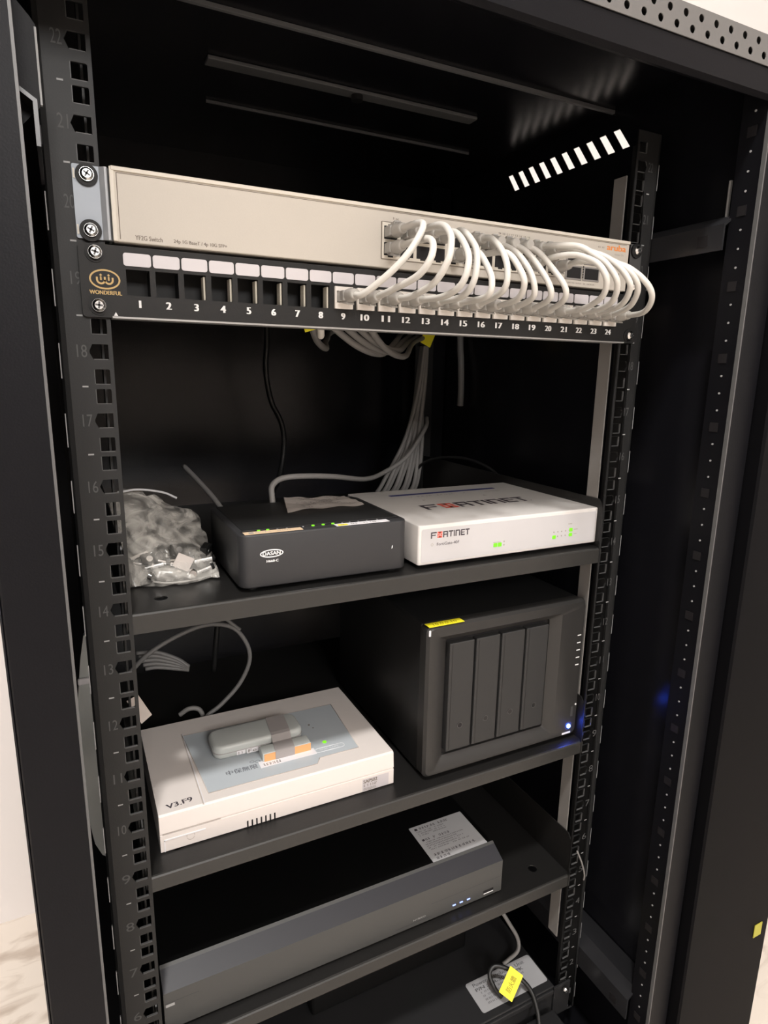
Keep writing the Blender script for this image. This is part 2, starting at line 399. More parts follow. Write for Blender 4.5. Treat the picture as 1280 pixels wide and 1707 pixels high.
# mounting rails
def rail(sx, y0=0, marks=True):
    H = []
    for u in range(1, 23):
        for k, dz in enumerate((-15.875, 0, 15.875)):
            cz = zb(u) + U1 / 2 + dz; a = 4.75
            if k == 1: lp = [(232.5 - a, cz - a), (232.5 + a, cz - a), (232.5 + a + 2.2, cz), (232.5 + a, cz + a), (232.5 - a, cz + a)]
            else: lp = rrect(232.5 - a, 232.5 + a, cz - a, cz + a, .9, 2)
            H.append([(sx * p, q) for p, q in lp])
    outer = [(sx * p, q) for p, q in [(225.2, -6), (252, -6), (252, 985), (225.2, 985)]]
    bm = plate(outer, H, 2, ((0, y0 + 1, 0), XF, ZF))
    r = part('mounting_rail', bm, M_RAIL, cab)
    bm = B()      # outer return with slots, rolled edge
    prism(bm, [(sx * a, y0 + b) for a, b in [(252, 0), (255, 1), (256.5, 4), (256.5, 34), (254.5, 34), (254.5, 4.5), (252, 2)]], 'z', -6, 985)
    part('rail_return', bm, M_RAIL, r)
    if sx > 0:
        bm = B(); box(bm, 229.6, 231, y0 + 14.5, y0 + 29.5, 96, 951); part('rail_inner_flange', bm, M_GALV, r, label='bare steel flange')
    else:
        bm = B(); box(bm, -231, -229.6, y0 + 14.5, y0 + 29.5, -6, 985); part('rail_inner_flange', bm, M_RAIL, r)
    if marks:
        bm = B()
        for u in range(1, 23):
            rect2(bm, front(y0 - .15), *sorted((sx * 241.5, sx * 245)), zb(u) - .5, zb(u) + .5)
        part('unit_ticks', bm, M_TICK, r)
        bm = B()
        for u in range(1, 23):
            text(bm, str(u), front(y0 - .15), *sorted((sx * 240.6, sx * 246.6)), zb(u) + 18.5, zb(u) + 26.5)
        part('unit_numbers', bm, M_MARK, r)
        bm = B()
        for u in range(1, 23):
            z = zb(u) + 5; box(bm, *sorted((sx * 256.2, sx * 256.8)), y0 + 2, y0 + 3.5, z, z + 22)
        part('return_slots', bm, M_TICK, r)
        bm = B()
        for u in range(1, 23):          # lighter strips stand in for sheen on the hole edges
            for k, dz in enumerate((-15.875, 0, 15.875)):
                cz = zb(u) + U1 / 2 + dz
                box(bm, *sorted((sx * 228.2, sx * 236.8)), y0 - .05, y0 + 1.6, cz - 5.0, cz - 4.55)
                box(bm, *sorted((sx * 236.9, sx * 237.35)), y0 - .05, y0 + 1.6, cz - 4.5, cz + 4.5) if k != 1 else None
        part('hole_edges', bm, mat('hole_edge_sheen', (.085, .085, .085), .45), r)
    return r
rail(-1); rail(1)
for sx in (-1, 1):
    bm = B(); prism(bm, [(sx * a, b) for a, b in [(225, 400), (256, 400), (256, 424), (254, 424), (254, 402), (225, 402)]], 'z', -6, 985)
    part('rear_mounting_rail', bm, M_RAIL, cab)

# open door folded back beside the right post
door = thing('cabinet_door', 'edge of the opened black cabinet door beside the right-hand post', 'cabinet door', (340, -90, -50))
bm = B(); prism(bm, [(297, -99), (297, -108), (299, -110), (378, -110), (381, -107), (384, -100), (410, -100), (410, -80), (297, -80)], 'z', -50, 1020)
part('door_leaf', bm, mat('door_matt_black', (.004, .004, .0048), .5, spec=.06), door)
bm = B(); prism(bm, [(410.2, -92), (472, -92), (474, -90), (474, -78), (410.2, -78)], 'z', -50, 1020); part('door_edge', bm, mat('door_matt_black', (.004, .004, .0048), .5, spec=.06), door)
bm = B(); box(bm, 446, 460, -93, -92.2, 98, 116); part('door_label', bm, mat('olive_sticker', (.45, .42, .05), .5), door, label='small yellow sticker')

# ------------------------------------------------------------------ shelves
def shelf(z, lip, label):
    s = thing('rack_shelf', label, 'shelf', (0, 180, z - lip), 'black steel shelves in the cabinet')
    holes = [circ(-202, 28, 5.2, 20), circ(194, 27, 5.2, 20)]
    if z > 500: holes.append(circ(-112, 112, 5.2, 20))
    bm = plate([(-228, 3), (228, 3), (228, 372), (-228, 372)], holes, 1.2, ((0, 0, z - .6), XF, YF))
    part('deck', bm, M_SHELF, s)
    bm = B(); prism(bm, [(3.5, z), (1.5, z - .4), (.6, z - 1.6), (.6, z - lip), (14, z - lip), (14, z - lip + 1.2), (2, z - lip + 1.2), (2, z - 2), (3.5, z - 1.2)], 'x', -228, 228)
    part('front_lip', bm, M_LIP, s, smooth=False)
    for sx in (-1, 1):
        bm = B(); xx = sorted((sx * 228.1, sx * 229.4)); prism(bm, [(5, z - lip), (372, z - lip), (372, z + 50), (10, z + 50), (5, z + 44)], 'x', *xx)
        part('side_ear', bm, M_SHELF, s)
    return s
shelf(594.5, 15.5, 'upper black steel shelf carrying the white firewall and dark media converter')
shelf(371.8, 14, 'middle black steel shelf carrying the cream box and four-bay drive unit')
shelf(197.5, 14.5, 'lowest black steel shelf carrying the long grey video recorder')

# ------------------------------------------------------------------ screws
def screw(parent, x, z, y, r=4.0, rubber=True, rot=.4):
    s = None
    if rubber:
        bm = B(); cyl(bm, (x, y - .9, z), (0, 1, 0), r * 1.6, 1.8, 28); ws = part('washer', bm, M_DULLBLACK, parent)
    bm = B()
    cyl(bm, (x, y - 2.6, z), (0, 1, 0), r, 1.8, 28)
    cyl(bm, (x, y - 4.2, z), (0, -1, 0), r, 1.6, 28, r2=r * .62)
    s = part('screw', bm, M_SCREW, parent, smooth=True)
    bm = B()
    for a in (rot, rot + math.pi / 2):
        n = len(bm.verts); box(bm, -r * .55, r * .55, -.12, .12, -r * .14, r * .14)
        vs = list(bm.verts)[n:]
        bmesh.ops.rotate(bm, verts=vs, matrix=Matrix.Rotation(a, 3, 'Y'), cent=(0, 0, 0)); bmesh.ops.translate(bm, verts=vs, vec=(x, y - 5.05, z))
    part('screw_cross', bm, mat('cross_recess', (.12, .12, .12), .5, .5), s)

# ------------------------------------------------------------------ the network switch (U20)
Z0, Z1 = 845.6, 888.6; YS = -6
sw = thing('network_switch', 'beige rack switch with orange lettering above the patch panel', 'network switch', (0, 120, Z0))
bm = B(); box(bm, -220, 220.5, YS, 250, Z0, Z1, bev=.7); part('body', bm, M_BEIGE, sw)
bm = B(); box(bm, -219.5, 220, YS - 1.6, YS + 1, Z1 - 2.2, Z1 + .3, bev=.4); box(bm, -220.5, -217.8, YS - 1.2, YS + 2, Z0, Z1, bev=.4)
part('bezel_rim', bm, M_BEIGE_E, sw)
bm = B(); rect2(bm, front(YS - .1), -216.6, -216.1, Z0 + 1.5, Z1 - 3); rect2(bm, front(YS - .1), -216.6, 217, Z1 - 3.3, Z1 - 2.9)
part('bezel_groove', bm, mat('groove_shadow', (.18, .15, .12), .7), sw)
bm = B()
text(bm, 'YF2G Switch', front(YS - .12), -207.5, -191, 847.6, 850.4, bold=.08)
text(bm, '24p 1G BaseT / 4p 10G SFP+', front(YS - .12), -184, -149.5, 847.4, 850.2, bold=.08)
part('front_print', bm, M_PRINT, sw)
bm = B(); text(bm, 'aruba', front(YS - .12), 193, 216, 879.4, 884.6, bold=.35); part('maker_logo', bm, M_ORANGE, sw)
bm = B(); text(bm, 'Instant On', front(YS - .12), 203, 214, 875.6, 877.4); part('front_print', bm, M_PRINTL, sw)
for xa, xb in ((-33.5, 51.5), (54.5, 139.5)):       # RJ45 port blocks
    bm = B(); box(bm, xa, xb, YS - .8, YS + .2, 852, 877.8, bev=.3); pb = part('port_block', bm, M_BEIGE_E, sw)
    bm = B(); H = []
    for c in range(6):
        cx = xa + 7.3 + c * 14.1
        for rr in range(2):
            z = 859 if rr == 0 else 870.6
            box(bm, cx - 5.6, cx + 5.6, YS - 1.0, YS - .7, z - 4.6, z + 4.6)
            box(bm, cx - 2.2, cx + 2.2, YS - 1.0, YS - .7, z - 5.8 if rr == 0 else z + 4.6, z - 4.6 if rr == 0 else z + 5.8)
    part('ports', bm, M_HOLE, pb)
    bm = B(); box(bm, xa - .4, xa, YS - .9, YS, 852, 878); box(bm, xa, xb, YS - .9, YS, 877.8, 878.2); box(bm, xa, xb, YS - .9, YS, 851.6, 852); part('block_outline', bm, M_PRINT, pb)
for x, z in ((155.7, 857), (176.4, 857), (155.7, 870.6), (176.4, 870.6)):   # SFP cages
    bm = B(); box(bm, x - 9.5, x + 9.5, YS - .8, YS + .2, z - 6, z + 6, bev=.3); c = part('uplink_cage', bm, M_GALV, sw)
    bm = B(); box(bm, x - 7.9, x + 7.9, YS - 1, YS - .7, z - 4.6, z + 4.6); part('cage_opening', bm, M_HOLE, c)
bm = B()
for k in range(5): box(bm, 165.6, 166.8, YS - 1.1, YS - .9, 853.2 + k * 2.2, 854.4 + k * 2.2)
part('cage_holes', bm, M_HOLE, sw)
bm = B()
for k in range(8): text(bm, str(9 + k), front(YS - .12), 73 + 4.3 * k, 75.4 + 4.3 * k, 880, 881.6)
text(bm, '1x', front(YS - .12), -24, -19, 880.3, 882)
fine_print(bm, front(YS - .12), 150, 182, 848, 849, 1.6)
fine_print(bm, front(YS - .12), 182, 192, 880.4, 881.6, 1.6)
rect2(bm, front(YS - .12), 208.2, 210.4, 858.6, 860.6)
part('front_print', bm, M_PRINT, sw)
bm = B(); cyl(bm, (102, YS - 1.6, 876.6), (0, 1, 0), 1.5, 1.4, 12); part('green_light', bm, M_GREEN, sw)
bm = B(); cyl(bm, (209.4, YS - .3, 869.9), (0, 1, 0), 1.0, .8, 12); cyl(bm, (206.8, YS - .3, 868.6), (0, 1, 0), .6, .8, 12); part('green_light', bm, M_GREEN, sw)
# ears
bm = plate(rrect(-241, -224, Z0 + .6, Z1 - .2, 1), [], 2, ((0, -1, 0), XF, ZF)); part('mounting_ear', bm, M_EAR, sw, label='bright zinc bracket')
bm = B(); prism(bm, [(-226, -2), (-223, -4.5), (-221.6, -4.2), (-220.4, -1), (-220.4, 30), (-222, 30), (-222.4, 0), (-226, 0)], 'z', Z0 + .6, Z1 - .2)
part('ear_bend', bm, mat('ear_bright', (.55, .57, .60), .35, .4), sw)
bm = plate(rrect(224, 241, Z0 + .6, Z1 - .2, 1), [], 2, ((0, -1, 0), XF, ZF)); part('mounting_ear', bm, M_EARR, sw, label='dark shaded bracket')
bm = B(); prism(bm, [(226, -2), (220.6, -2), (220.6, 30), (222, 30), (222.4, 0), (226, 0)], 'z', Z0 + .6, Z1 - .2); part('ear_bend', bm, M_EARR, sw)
for sx in (-1, 1):
    for dz in (-15.875, 15.875): screw(sw, sx * 233.0, zb(20) + U1 / 2 + dz, -2, rot=.5 + .3 * dz)
bm = B()
for dz in (-15.875, 15.875): box(bm, -240.6, -239.5, -2.6, -1.9, zb(20) + U1 / 2 + dz - 2.5, zb(20) + U1 / 2 + dz + 3)
part('ear_slot_edges', bm, M_BEIGE_E, sw)

# ------------------------------------------------------------------ the patch panel (U19)
YP = -3
pp = thing('patch_panel', 'black patch panel with 24 numbered ports under the beige switch', 'patch panel', (0, 0, 799.2))
def px_(k): return -207 + 17.95 * (k - 1)
H = [[(p, q) for p, q in ((px_(k) - 7.2, 813.8), (px_(k) + 7.2, 813.8), (px_(k) + 7.2, 829.8), (px_(k) - 7.2, 829.8))] for k in range(1, 25)]
bm = plate(rrect(-241.3, 241.3, 799.4, 843.6, 2.2), H, 2.6, ((0, YP + 1.3, 0), XF, ZF)); part('face_plate', bm, M_PANEL, pp)
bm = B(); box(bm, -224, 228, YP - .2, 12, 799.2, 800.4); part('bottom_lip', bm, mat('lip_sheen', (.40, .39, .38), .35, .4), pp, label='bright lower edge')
bm = B()
for k in range(1, 25):
    for s in (-1, 1): box(bm, px_(k) + s * 8.2 - .5, px_(k) + s * 8.2 + .5, -.4, 16, 813, 830.5)
part('port_partitions', bm, M_PANEL, pp)
bm = B(); box(bm, -225, 225, 16.1, 17.5, 806, 834); box(bm, -225, 225, .2, 16.1, 832.4, 834); part('port_shade_backing', bm, M_DULLBLACK, pp)  # added black sheets hide the lit switch underside and stand in for shade
for k in range(1, 25):
    bm = B(); slab2(bm, front(YP - .02), px_(k) - 8.4, px_(k) + 8.4, 831.8, 839.7, .7, r=1.6); o = part('port_label', bm, M_LABEL, pp)
    if 9 <= k:
        bm = B(); outer = [(px_(k) - 7.1, 813.9), (px_(k) + 7.1, 813.9), (px_(k) + 7.1, 829.6), (px_(k) - 7.1, 829.6)]
        bm = plate(outer, [[(px_(k) - 5.9, 818.2), (px_(k) + 5.9, 818.2), (px_(k) + 5.9, 826.6), (px_(k) - 5.9, 826.6)]], 4, ((0, YP - .6, 0), XF, ZF))
        box(bm, px_(k) - 6.9, px_(k) + 6.9, YP + 6, YP + 26, 814, 829)
        part('jack', bm, M_JACK, pp)
bm = B()
for k in (3, 4, 5, 6, 7, 8): box(bm, px_(k) + 5.9, px_(k) + 7.1, YP + 2.6, YP + 10, 814.2, 829.2)
part('port_side_tabs', bm, mat('pale_tab', (.62, .58, .48), .5), pp)
bm = B()
for k in range(1, 25):
    wd = 1.7 if k < 10 else 3.5
    text(bm, str(k), front(YP - .15), px_(k) - wd + .4, px_(k) + wd, 806.4, 811.0, bold=.42, keep=(k < 10))
prism(bm, [(-223.2, 800.6), (-220.6, 800.6), (-221.9, 803)], 'y', YP - .3, YP - .1)
part('port_numbers', bm, M_WHITEP, pp)
bm = B()
ring2(bm, front(YP - .15), (-227, 822.6), 8.6, 5.6, 1.0)
for dx in (-4.2, 0, 4.2):
    pass
ring2(bm, front(YP - .17), (-229.3, 822.3), 2.3, 2.3, 1.1, a0=180, a1=360, n=12); ring2(bm, front(YP - .17), (-224.7, 822.3), 2.3, 2.3, 1.1, a0=180, a1=360, n=12)
for x, h in ((-231.6, 2.0), (-227, 2.2), (-222.4, 2.0)): rect2(bm, front(YP - .16), x - .55, x + .55, 821.8, 821.9 + h)
for x in (-231.0, -228.6, -225.4, -223.0): pass
for x in (-229.3, -224.7):
    rect2(bm, front(YP - .16), x - .45, x + .45, 822.0, 824.3); prism(bm, [(x - .8, 825.1), (x, 824.4), (x + .8, 825.1), (x, 826)], 'y', YP - .2, YP - .14)
text(bm, 'WONDERFUL', front(YP - .15), -236.4, -217.6, 813.4, 815.8, bold=.12)
part('crown_logo', bm, M_GOLD, pp, label='gold crown emblem and lettering')
for sx in (-1, 1):
    for dz in (-15.875, 15.875): screw(pp, sx * 232.5 + (.8 if sx < 0 else 0), zb(19) + U1 / 2 + dz, YP, rubber=False, rot=.2 + .5 * dz)
for sx in (-1, 1):
    for dz in (-15.875, 15.875):
        bm = B(); cyl(bm, (sx * 232.5 + (.8 if sx < 0 else 0), YP - .4, zb(19) + U1 / 2 + dz), (0, 1, 0), 5.8, .8, 24); part('washer', bm, M_DULLBLACK, pp)

# ------------------------------------------------------------------ patch cords
CORDS = [
(9,-26,870,[[-27.9,-58.5,867.3],[-37.4,-61.5,850.6],[-48.7,-53.9,835.7],[-61.5,-37.0,822.0]]),
(10,-26,858,[[-27.0,-66,856.5],[-30.5,-76.5,844.9],[-35.6,-68.5,832.6],[-43,-44,825]]),
(11,-12,870,[[-12.8,-57.1,868.4],[-14.5,-72.0,860.6],[-16.2,-76.9,852.1],[-18.6,-77.0,841.3],[-22.2,-65.9,828.6],[-26.2,-42,822]]),
(12,2,870,[[1.4,-52.8,866.0],[-0.5,-70.5,853.5],[-2.3,-77.8,841.9],[-4.8,-73.8,828.2],[-7.1,-55.3,821.9]]),
(13,16,870,[[15.6,-40,870.8],[14.6,-54.0,862.4],[13.4,-64.2,851.1],[11.4,-64.9,832.8],[10.0,-52.5,823.2]]),
(14,30,858,[[29.8,-40.5,857.6],[29.0,-54.2,846.5],[28.2,-63.1,834.2],[27.5,-58.4,823.8]]),
(15,44,870,[[44.1,-38.0,868.3],[44.1,-52.6,856.9],[44.2,-59.7,842.5],[44.2,-55.1,829.1]]),
(16,44,858,[[49.0,-50.4,857.0],[52.9,-62.5,844.6],[55.8,-65.5,833.5],[58.8,-54.1,824.1]]),
(17,61,870,[[66.2,-38.8,861.0],[70.9,-51.1,846.6],[74.8,-54.1,833.5],[77.1,-48.5,826.2]]),
(18,75,870,[[80.8,-33,863.7],[87.2,-46.2,847.7],[92.0,-52.6,834.0],[94.7,-47.6,826.5]]),
(19,89,870,[[95.6,-30,865.0],[102.5,-42,850.5],[108.1,-50.7,836.6],[111.4,-46.7,827.6]]),
(20,103,858,[[104.6,-40,860.7],[108.5,-56.3,860.1],[111.8,-66.2,857.2],[115.9,-77.2,850.9],[120.4,-82.0,839.9],[125.2,-73.8,828.3],[131,-48,821.9]]),
(21,103,870,[[105.4,-40,869.3],[112.9,-58.1,866.4],[119.7,-68.7,858.9],[125.3,-76.3,851.8],[133.1,-80.7,838.8],[140.6,-69.6,826.1],[148.6,-44,822.1]]),
(22,117,870,[[119.6,-38,869.0],[131.9,-59.7,862.2],[139.9,-70.5,854.3],[147.1,-76.5,844.3],[152.2,-75.9,835.8],[160.0,-60.0,825.3]]),
(23,131,870,[[133.8,-42,868.6],[147.1,-61.1,858.0],[156.3,-69.0,850.5],[163.9,-71.7,841.6],[170.0,-66.6,833.3],[177.4,-52.6,825.5]]),
(24,131,858,[[134.7,-40,860.3],[153.3,-59.7,856.9],[164.4,-69.0,849.8],[174.9,-74.2,839.4],[182.3,-71.5,829.9],[192.7,-55.1,822.1]])]
COLX = {-26: 0, -12: 1, 2: 2, 16: 3, 30: 4, 44: 5, 61: 0, 75: 1, 89: 2, 103: 3, 117: 4, 131: 5}
ORD = {9: 'first', 24: 'last'}
def plug(root, x, z, y, up):
    bm = B(); box(bm, x - 5.4, x + 5.4, y - 10, y + 3, z - 3.6, z + 3.6, bev=.5)
    s = 1 if up else -1
    prism(bm, [(y - 10, z + s * 3.6), (y + 1, z + s * 3.6), (y - 1, z + s * 4.6), (y - 12, z + s * 6.6), (y - 12, z + s * 5.6)], 'x', x - 2.6, x + 2.6)
    pl = part('plug', bm, M_PLUG, root, label='clear modular plug')
    bm = B(); box(bm, x - 3.6, x + 3.6, y - 9.6, y - 1, z - 1.4, z + 1.4, bev=.4); part('plug_wires', bm, M_CORD, pl)
    bm = B()
    tube(bm, [(x, y - 9, z), (x, y - 12, z), (x, y - 17, z), (x, y - 21, z)], 3.9, 12, 2, radii=[5.0, 4.9, 4.2, 3.6])
    part('strain_boot', bm, M_BOOT, pl)
for n, xs, zs, P in CORDS:
    blk = -33.5 if xs < 52 else 54.5
    cx = blk + 7.3 + COLX[xs] * 14.1; z_s = 870.6 if zs == 870 else 859
    side = 'upper' if zs == 870 else 'lower'
    lab = f'white patch cord looping from the {side} switch row to panel port {n}'
    r = thing('patch_cord', lab, 'network cable', (cx, -40, 822), 'white patch cords between switch and patch panel')
    xp = px_(n)
    plug(r, cx, z_s, YS, zs == 870); plug(r, xp, 822.4, YP - 3, False)
    path = [(cx, YS - 14, z_s), (cx, YS - 20, z_s)] + [tuple(p) for p in P] + [(xp, YP - 22, 822.0), (xp, YP - 15, 822.4)]
    if P[0][1] > -40 and n >= 17 and n < 20: path = [path[0]] + path[2:]
    bm = B(); tube(bm, path, 2.4, 12, 8); part('cord', bm, M_CORD, r)

# ------------------------------------------------------------------ white firewall (upper shelf, right)
fw = thing('firewall_box', 'white desktop firewall with red and black lettering on the upper shelf', 'firewall', (123, 90, 594.5))
FX0, FX1, FY0, FY1, FZ0, FZ1 = 15.5, 231 - 9, 10, 172, 598.5, 635.5
FX1 = 229
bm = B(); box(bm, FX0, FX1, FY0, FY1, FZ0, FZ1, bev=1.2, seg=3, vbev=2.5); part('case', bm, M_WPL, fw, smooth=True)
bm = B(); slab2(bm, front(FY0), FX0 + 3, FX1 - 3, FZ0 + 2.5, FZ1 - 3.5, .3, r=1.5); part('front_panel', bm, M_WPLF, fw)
bm = B()
O = front(FY0 - .35)
def fortinet(bmk, bmr, fr, u0, u1, v0, v1):
    s = (u1 - u0) / 100; t = (v1 - v0) * .17
    def seg(b, a, b_, c, d): rect2(b, fr, u0 + a * s, u0 + b_ * s, v0 + c * (v1 - v0), v0 + d * (v1 - v0))
    seg(bmk, 0, 3.2, 0, 1); seg(bmk, 3.2, 14.5, .8, 1); seg(bmk, 3.2, 12, .4, .58)                # F
    seg(bmr, 16.5, 29, .74, 1); seg(bmr, 16.5, 29, 0, .26); seg(bmr, 16.5, 20, .32, .68); seg(bmr, 25.5, 29, .32, .68); seg(bmr, 21.3, 24.2, 0, 1)  # O
    seg(bmk, 31, 34, 0, 1); seg(bmk, 34, 43, .8, 1); seg(bmk, 40.5, 43.5, 0, .8); seg(bmk, 34, 41, .38, .55)      # R
    seg(bmk, 45, 57, .8, 1); seg(bmk, 49.5, 52.5, 0, .8)        # T
    seg(bmk, 58.5, 61.3, 0, 1)                                  # I
    seg(bmk, 63, 66, 0, 1); seg(bmk, 66, 74, .8, 1); seg(bmk, 72, 75, 0, .8)   # N
    seg(bmk, 77, 80, 0, 1); seg(bmk, 80, 87.5, .8, 1); seg(bmk, 80, 87, .42, .58); seg(bmk, 80, 87.5, 0, .2)   # E
    seg(bmk, 88.5, 100, .8, 1); seg(bmk, 93, 96, 0, .8)         # T
bk, br = B(), B()
fortinet(bk, br, O, 28, 69.5, 622.8, 628.6)
T = ((0, 0, FZ1 + .12), XF, YF)
fortinet(bk, br, T, 58, 187, 66, 87)
rect2(bk, T, 187, 188, 66, 68)
text(bk, 'FortiGate-40F', O, 34.5, 58.5, 615.6, 618.4, bold=.05)
part('lettering', bk, M_FBLK, fw); part('red_letter', br, M_FRED, fw)
bm = B(); ring2(bm, O, (29.6, 617), 1.4, 1.4, .5, n=4)
for r_ in range(2):
    for k in range(5): cyl(bm, (171 + k * 5, FY0 - .4, 610.2 + r_ * 4.6 + k * .0), (0, 1, 0), .75, .3, 8)
rect2(bm, O, 189, 194, 621.2, 622); rect2(bm, O, 197, 202, 615, 615.7); rect2(bm, O, 197, 201, 610.4, 611)
rect2(bm, O, 97, 106, 611.6, 612.1); rect2(bm, O, 109, 110.6, 611, 612.6); rect2(bm, O, 109, 110.6, 607.6, 609.2)
part('fine_print', bm, M_PRINTL, fw)
bm = B(); rect2(bm, T, 53, 193, 139, 146, r=2); part('navy_stripe', bm, M_NAVY, fw)
bm = B(); text(bm, 'Security Fabric', T, 170, 190, 126, 130); fine_print(bm, T, 60, 150, 128, 131, 5, fill=.5); fine_print(bm, T, 70, 170, 108, 111, 6, fill=.3); part('fine_print', bm, M_PRINTL, fw)
bm = B(); box(bm, 97.5, 102, FY0 - .8, FY0, 607.2, 611.2, bev=.4); box(bm, 102.6, 107, FY0 - .8, FY0, 607.2, 611.2, bev=.4); part('green_light', bm, M_GREEN, fw)
for x, z in ((171.5, 609.6), (193, 615.2), (192.8, 610.2)):
    bm = B(); box(bm, x - 2.2, x + 2.2, FY0 - .8, FY0, z - 1.7, z + 1.9, bev=.6); part('green_light', bm, M_GREEN, fw)
for x in (30, 215):
    for y in (25, 155): bm = B(); cyl(bm, (x, y, 596.6), ZF, 5, 4.2); part('foot', bm, M_DULLBLACK, fw)

# ------------------------------------------------------------------ dark media converter (upper shelf)
mc = thing('media_converter', 'dark grey rounded fibre terminal box with green lights left of the white firewall', 'fibre terminal', (-68, 70, 594.5))
DX0, DX1, DY0, DY1, DZ0, DZ1 = -144, 5.5, 11, 128, 598, 642
bm = B(); box(bm, DX0, DX1, DY0, DY1, DZ0, DZ1, bev=1.5, seg=3, vbev=9); part('case', bm, M_DAS, mc, smooth=True)
bm = B(); box(bm, DX0 + 6, DX1 - 5, DY0 + 14, DY1 - 4, DZ1 - .5, DZ1 + .5, bev=.3); part('lid', bm, M_DAST, mc)
bm = B(); box(bm, DX0 + 4, DX1 - 4, DY0 + 11.5, DY0 + 13.6, DZ1 - .4, DZ1 + .1); part('lid_groove', bm, M_HOLE, mc)
for x in (-125.5, -118, -79.3, -70.3, -61.5):
    bm = B(); cyl(bm, (x, 22, DZ1 + .35), ZF, 1.35, .7, 12); part('green_light', bm, M_GREEN, mc)
for x in (-110, -102, -88, -53, -46, -38, -30, -20):
    bm = B(); cyl(bm, (x, 22, DZ1 + .2), ZF, .8, .4, 8); part('unlit_light', bm, M_TICK, mc)
TT = top(DZ1 + .15)
bm = B(); slab2(bm, TT, -139, -91, 12.6, 20.4, .2); part('beige_sticker', bm, M_BEST, mc, label='beige printed sticker')
bm = B(); rect2(bm, top(DZ1 + .38), -135, -131, 14, 19, r=1); fine_print(bm, top(DZ1 + .38), -130, -96, 15.5, 18, 2); part('sticker_print', bm, M_PRINTL, mc)
bm = B(); slab2(bm, TT, -62, -12.5, 12, 19.8, .2); part('white_sticker', bm, M_STICK, mc, label='white sticker with yellow end')
bm = B(); rect2(bm, top(DZ1 + .37), -60, -51, 12.4, 17.5); part('sticker_patch', bm, M_YEL, mc)
bm = B(); fine_print(bm, top(DZ1 + .38), -48, -16, 14, 17.4, 2, fill=.5); text(bm, '6F', top(DZ1 + .4), -57, -54, 13.4, 16); part('sticker_print', bm, M_PRINT, mc)
O = front(DY0 - .15)
bm = B()
ring2(bm, O, (-118.3, 625.6), 9.2, 2.9, .9); text(bm, 'DASAN', O, -125.6, -111.2, 624.2, 627.2, bold=.15); text(bm, 'H660-C', O, -122.6, -113, 618.4, 620.4, bold=.12)
part('front_logo', bm, M_WHITEP, mc, label='white oval emblem')
bm = B(); prism(bm, [(-10.9, 617.5), (-9.9, 618.5), (-9.9, 620.6), (-10.6, 620.0)], 'y', DY0 - .3, DY0 - .05); part('front_mark', bm, M_WHITEP, mc)
for x in (-132, -6):
    for y in (24, 116): bm = B(); cyl(bm, (x, y, 596.3), ZF, 5, 3.6); part('foot', bm, M_DULLBLACK, mc)
# crumpled paper slip on the converter
bm = B(); nx, ny = 22, 14; g = []
for j in range(ny + 1):
    row = []
    for i in range(nx + 1):
        u, v = i / nx, j / ny
        x = -85 + 77 * u + 10 * v * (1 - u) * 1.2; y = 72 + 3 * u + 50 * v
        z = DZ1 + 1.2 + 1.6 * math.sin(u * 7 + v * 3) ** 2 + (9 * max(0, v - .55) * max(0, 1 - 2.6 * u)) + 1.0 * math.sin(v * 9 + u * 4) ** 2
        row.append(bm.verts.new((x, y, z)))
    g.append(row)
for j in range(ny):
    for i in range(nx): bm.faces.new((g[j][i], g[j][i + 1], g[j + 1][i + 1], g[j + 1][i])).smooth = True
bmesh.ops.solidify(bm, geom=list(bm.faces), thickness=.15)
slip = thing('paper_slip', 'crumpled printed paper slip lying on the dark fibre terminal box', 'paper', (-50, 95, DZ1))
part('sheet', bm, M_PAPER, slip)
bm = B()
for r_ in range(7):
    y = 84 + r_ * 5
    for k in range(9):
        if random.random() < .25: continue
        x = -66 + k * 5.5; v = (y - 73.5) / 50; u = (x + 2 + 85 - 12 * v) / (77 - 12 * v)
        z = DZ1 + 1.2 + 1.6 * math.sin(u * 7 + v * 3) ** 2 + 1.0 * math.sin(v * 9 + u * 4) ** 2
        fine_print(bm, ((0, 0, z + 1.1), XF, YF), x, x + 4.2, y, y + 2.8, 1.4)
part('slip_print', bm, M_FBLK, slip)

# ------------------------------------------------------------------ clear plastic bag with loose screws
bag = thing('plastic_bag', 'crumpled clear plastic bag of rack screws left of the dark fibre terminal box', 'plastic bag', (-188, 85, 594.5))
bm = B(); g = []; nu, nv = 40, 26
def bagpt(u, v, side):
    x = -222 + 72 * u - 6 * v; topz = 662 - 26 * max(0, u - .5) ** 1.1 * 2
    y0 = 58 + 66 * v; z = 596 + (topz - 596) * (v ** .8) * (1 - .12 * u)
    th = (1 - (2 * u - 1) ** 4) * math.sin(math.pi * min(1, .12 + v * .95)) * (15 if side else -15)
    w_ = 2.4 * math.sin(9 * u + 5 * v + side) + 1.8 * math.sin(17 * u - 9 * v + 2 * side) + 1.1 * math.sin(31 * u + 23 * v)
    return (x + .6 * w_, y0 + th + w_, max(595.4, z + .7 * w_ * v))
for side in (0, 1):
    rows = [[bm.verts.new(bagpt(i / nu, j / nv, side)) for i in range(nu + 1)] for j in range(nv + 1)]
    for j in range(nv):
        for i in range(nu): bm.faces.new((rows[j][i], rows[j][i + 1], rows[j + 1][i + 1], rows[j + 1][i])).smooth = True
part('bag_film', bm, M_BAG, bag)
bm = B(); tube(bm, [(-222, 118, 663), (-205, 121, 664), (-185, 122, 660), (-173, 121, 654)], 1.0, 8, 5); part('zip_seal', bm, M_SILV, bag)
bm = B(); tube(bm, [(-206, 62, 598), (-192, 55, 597), (-172, 56, 596.6), (-154, 62, 597.4)], .8, 8, 5); part('bag_hem', bm, M_BOOT, bag)
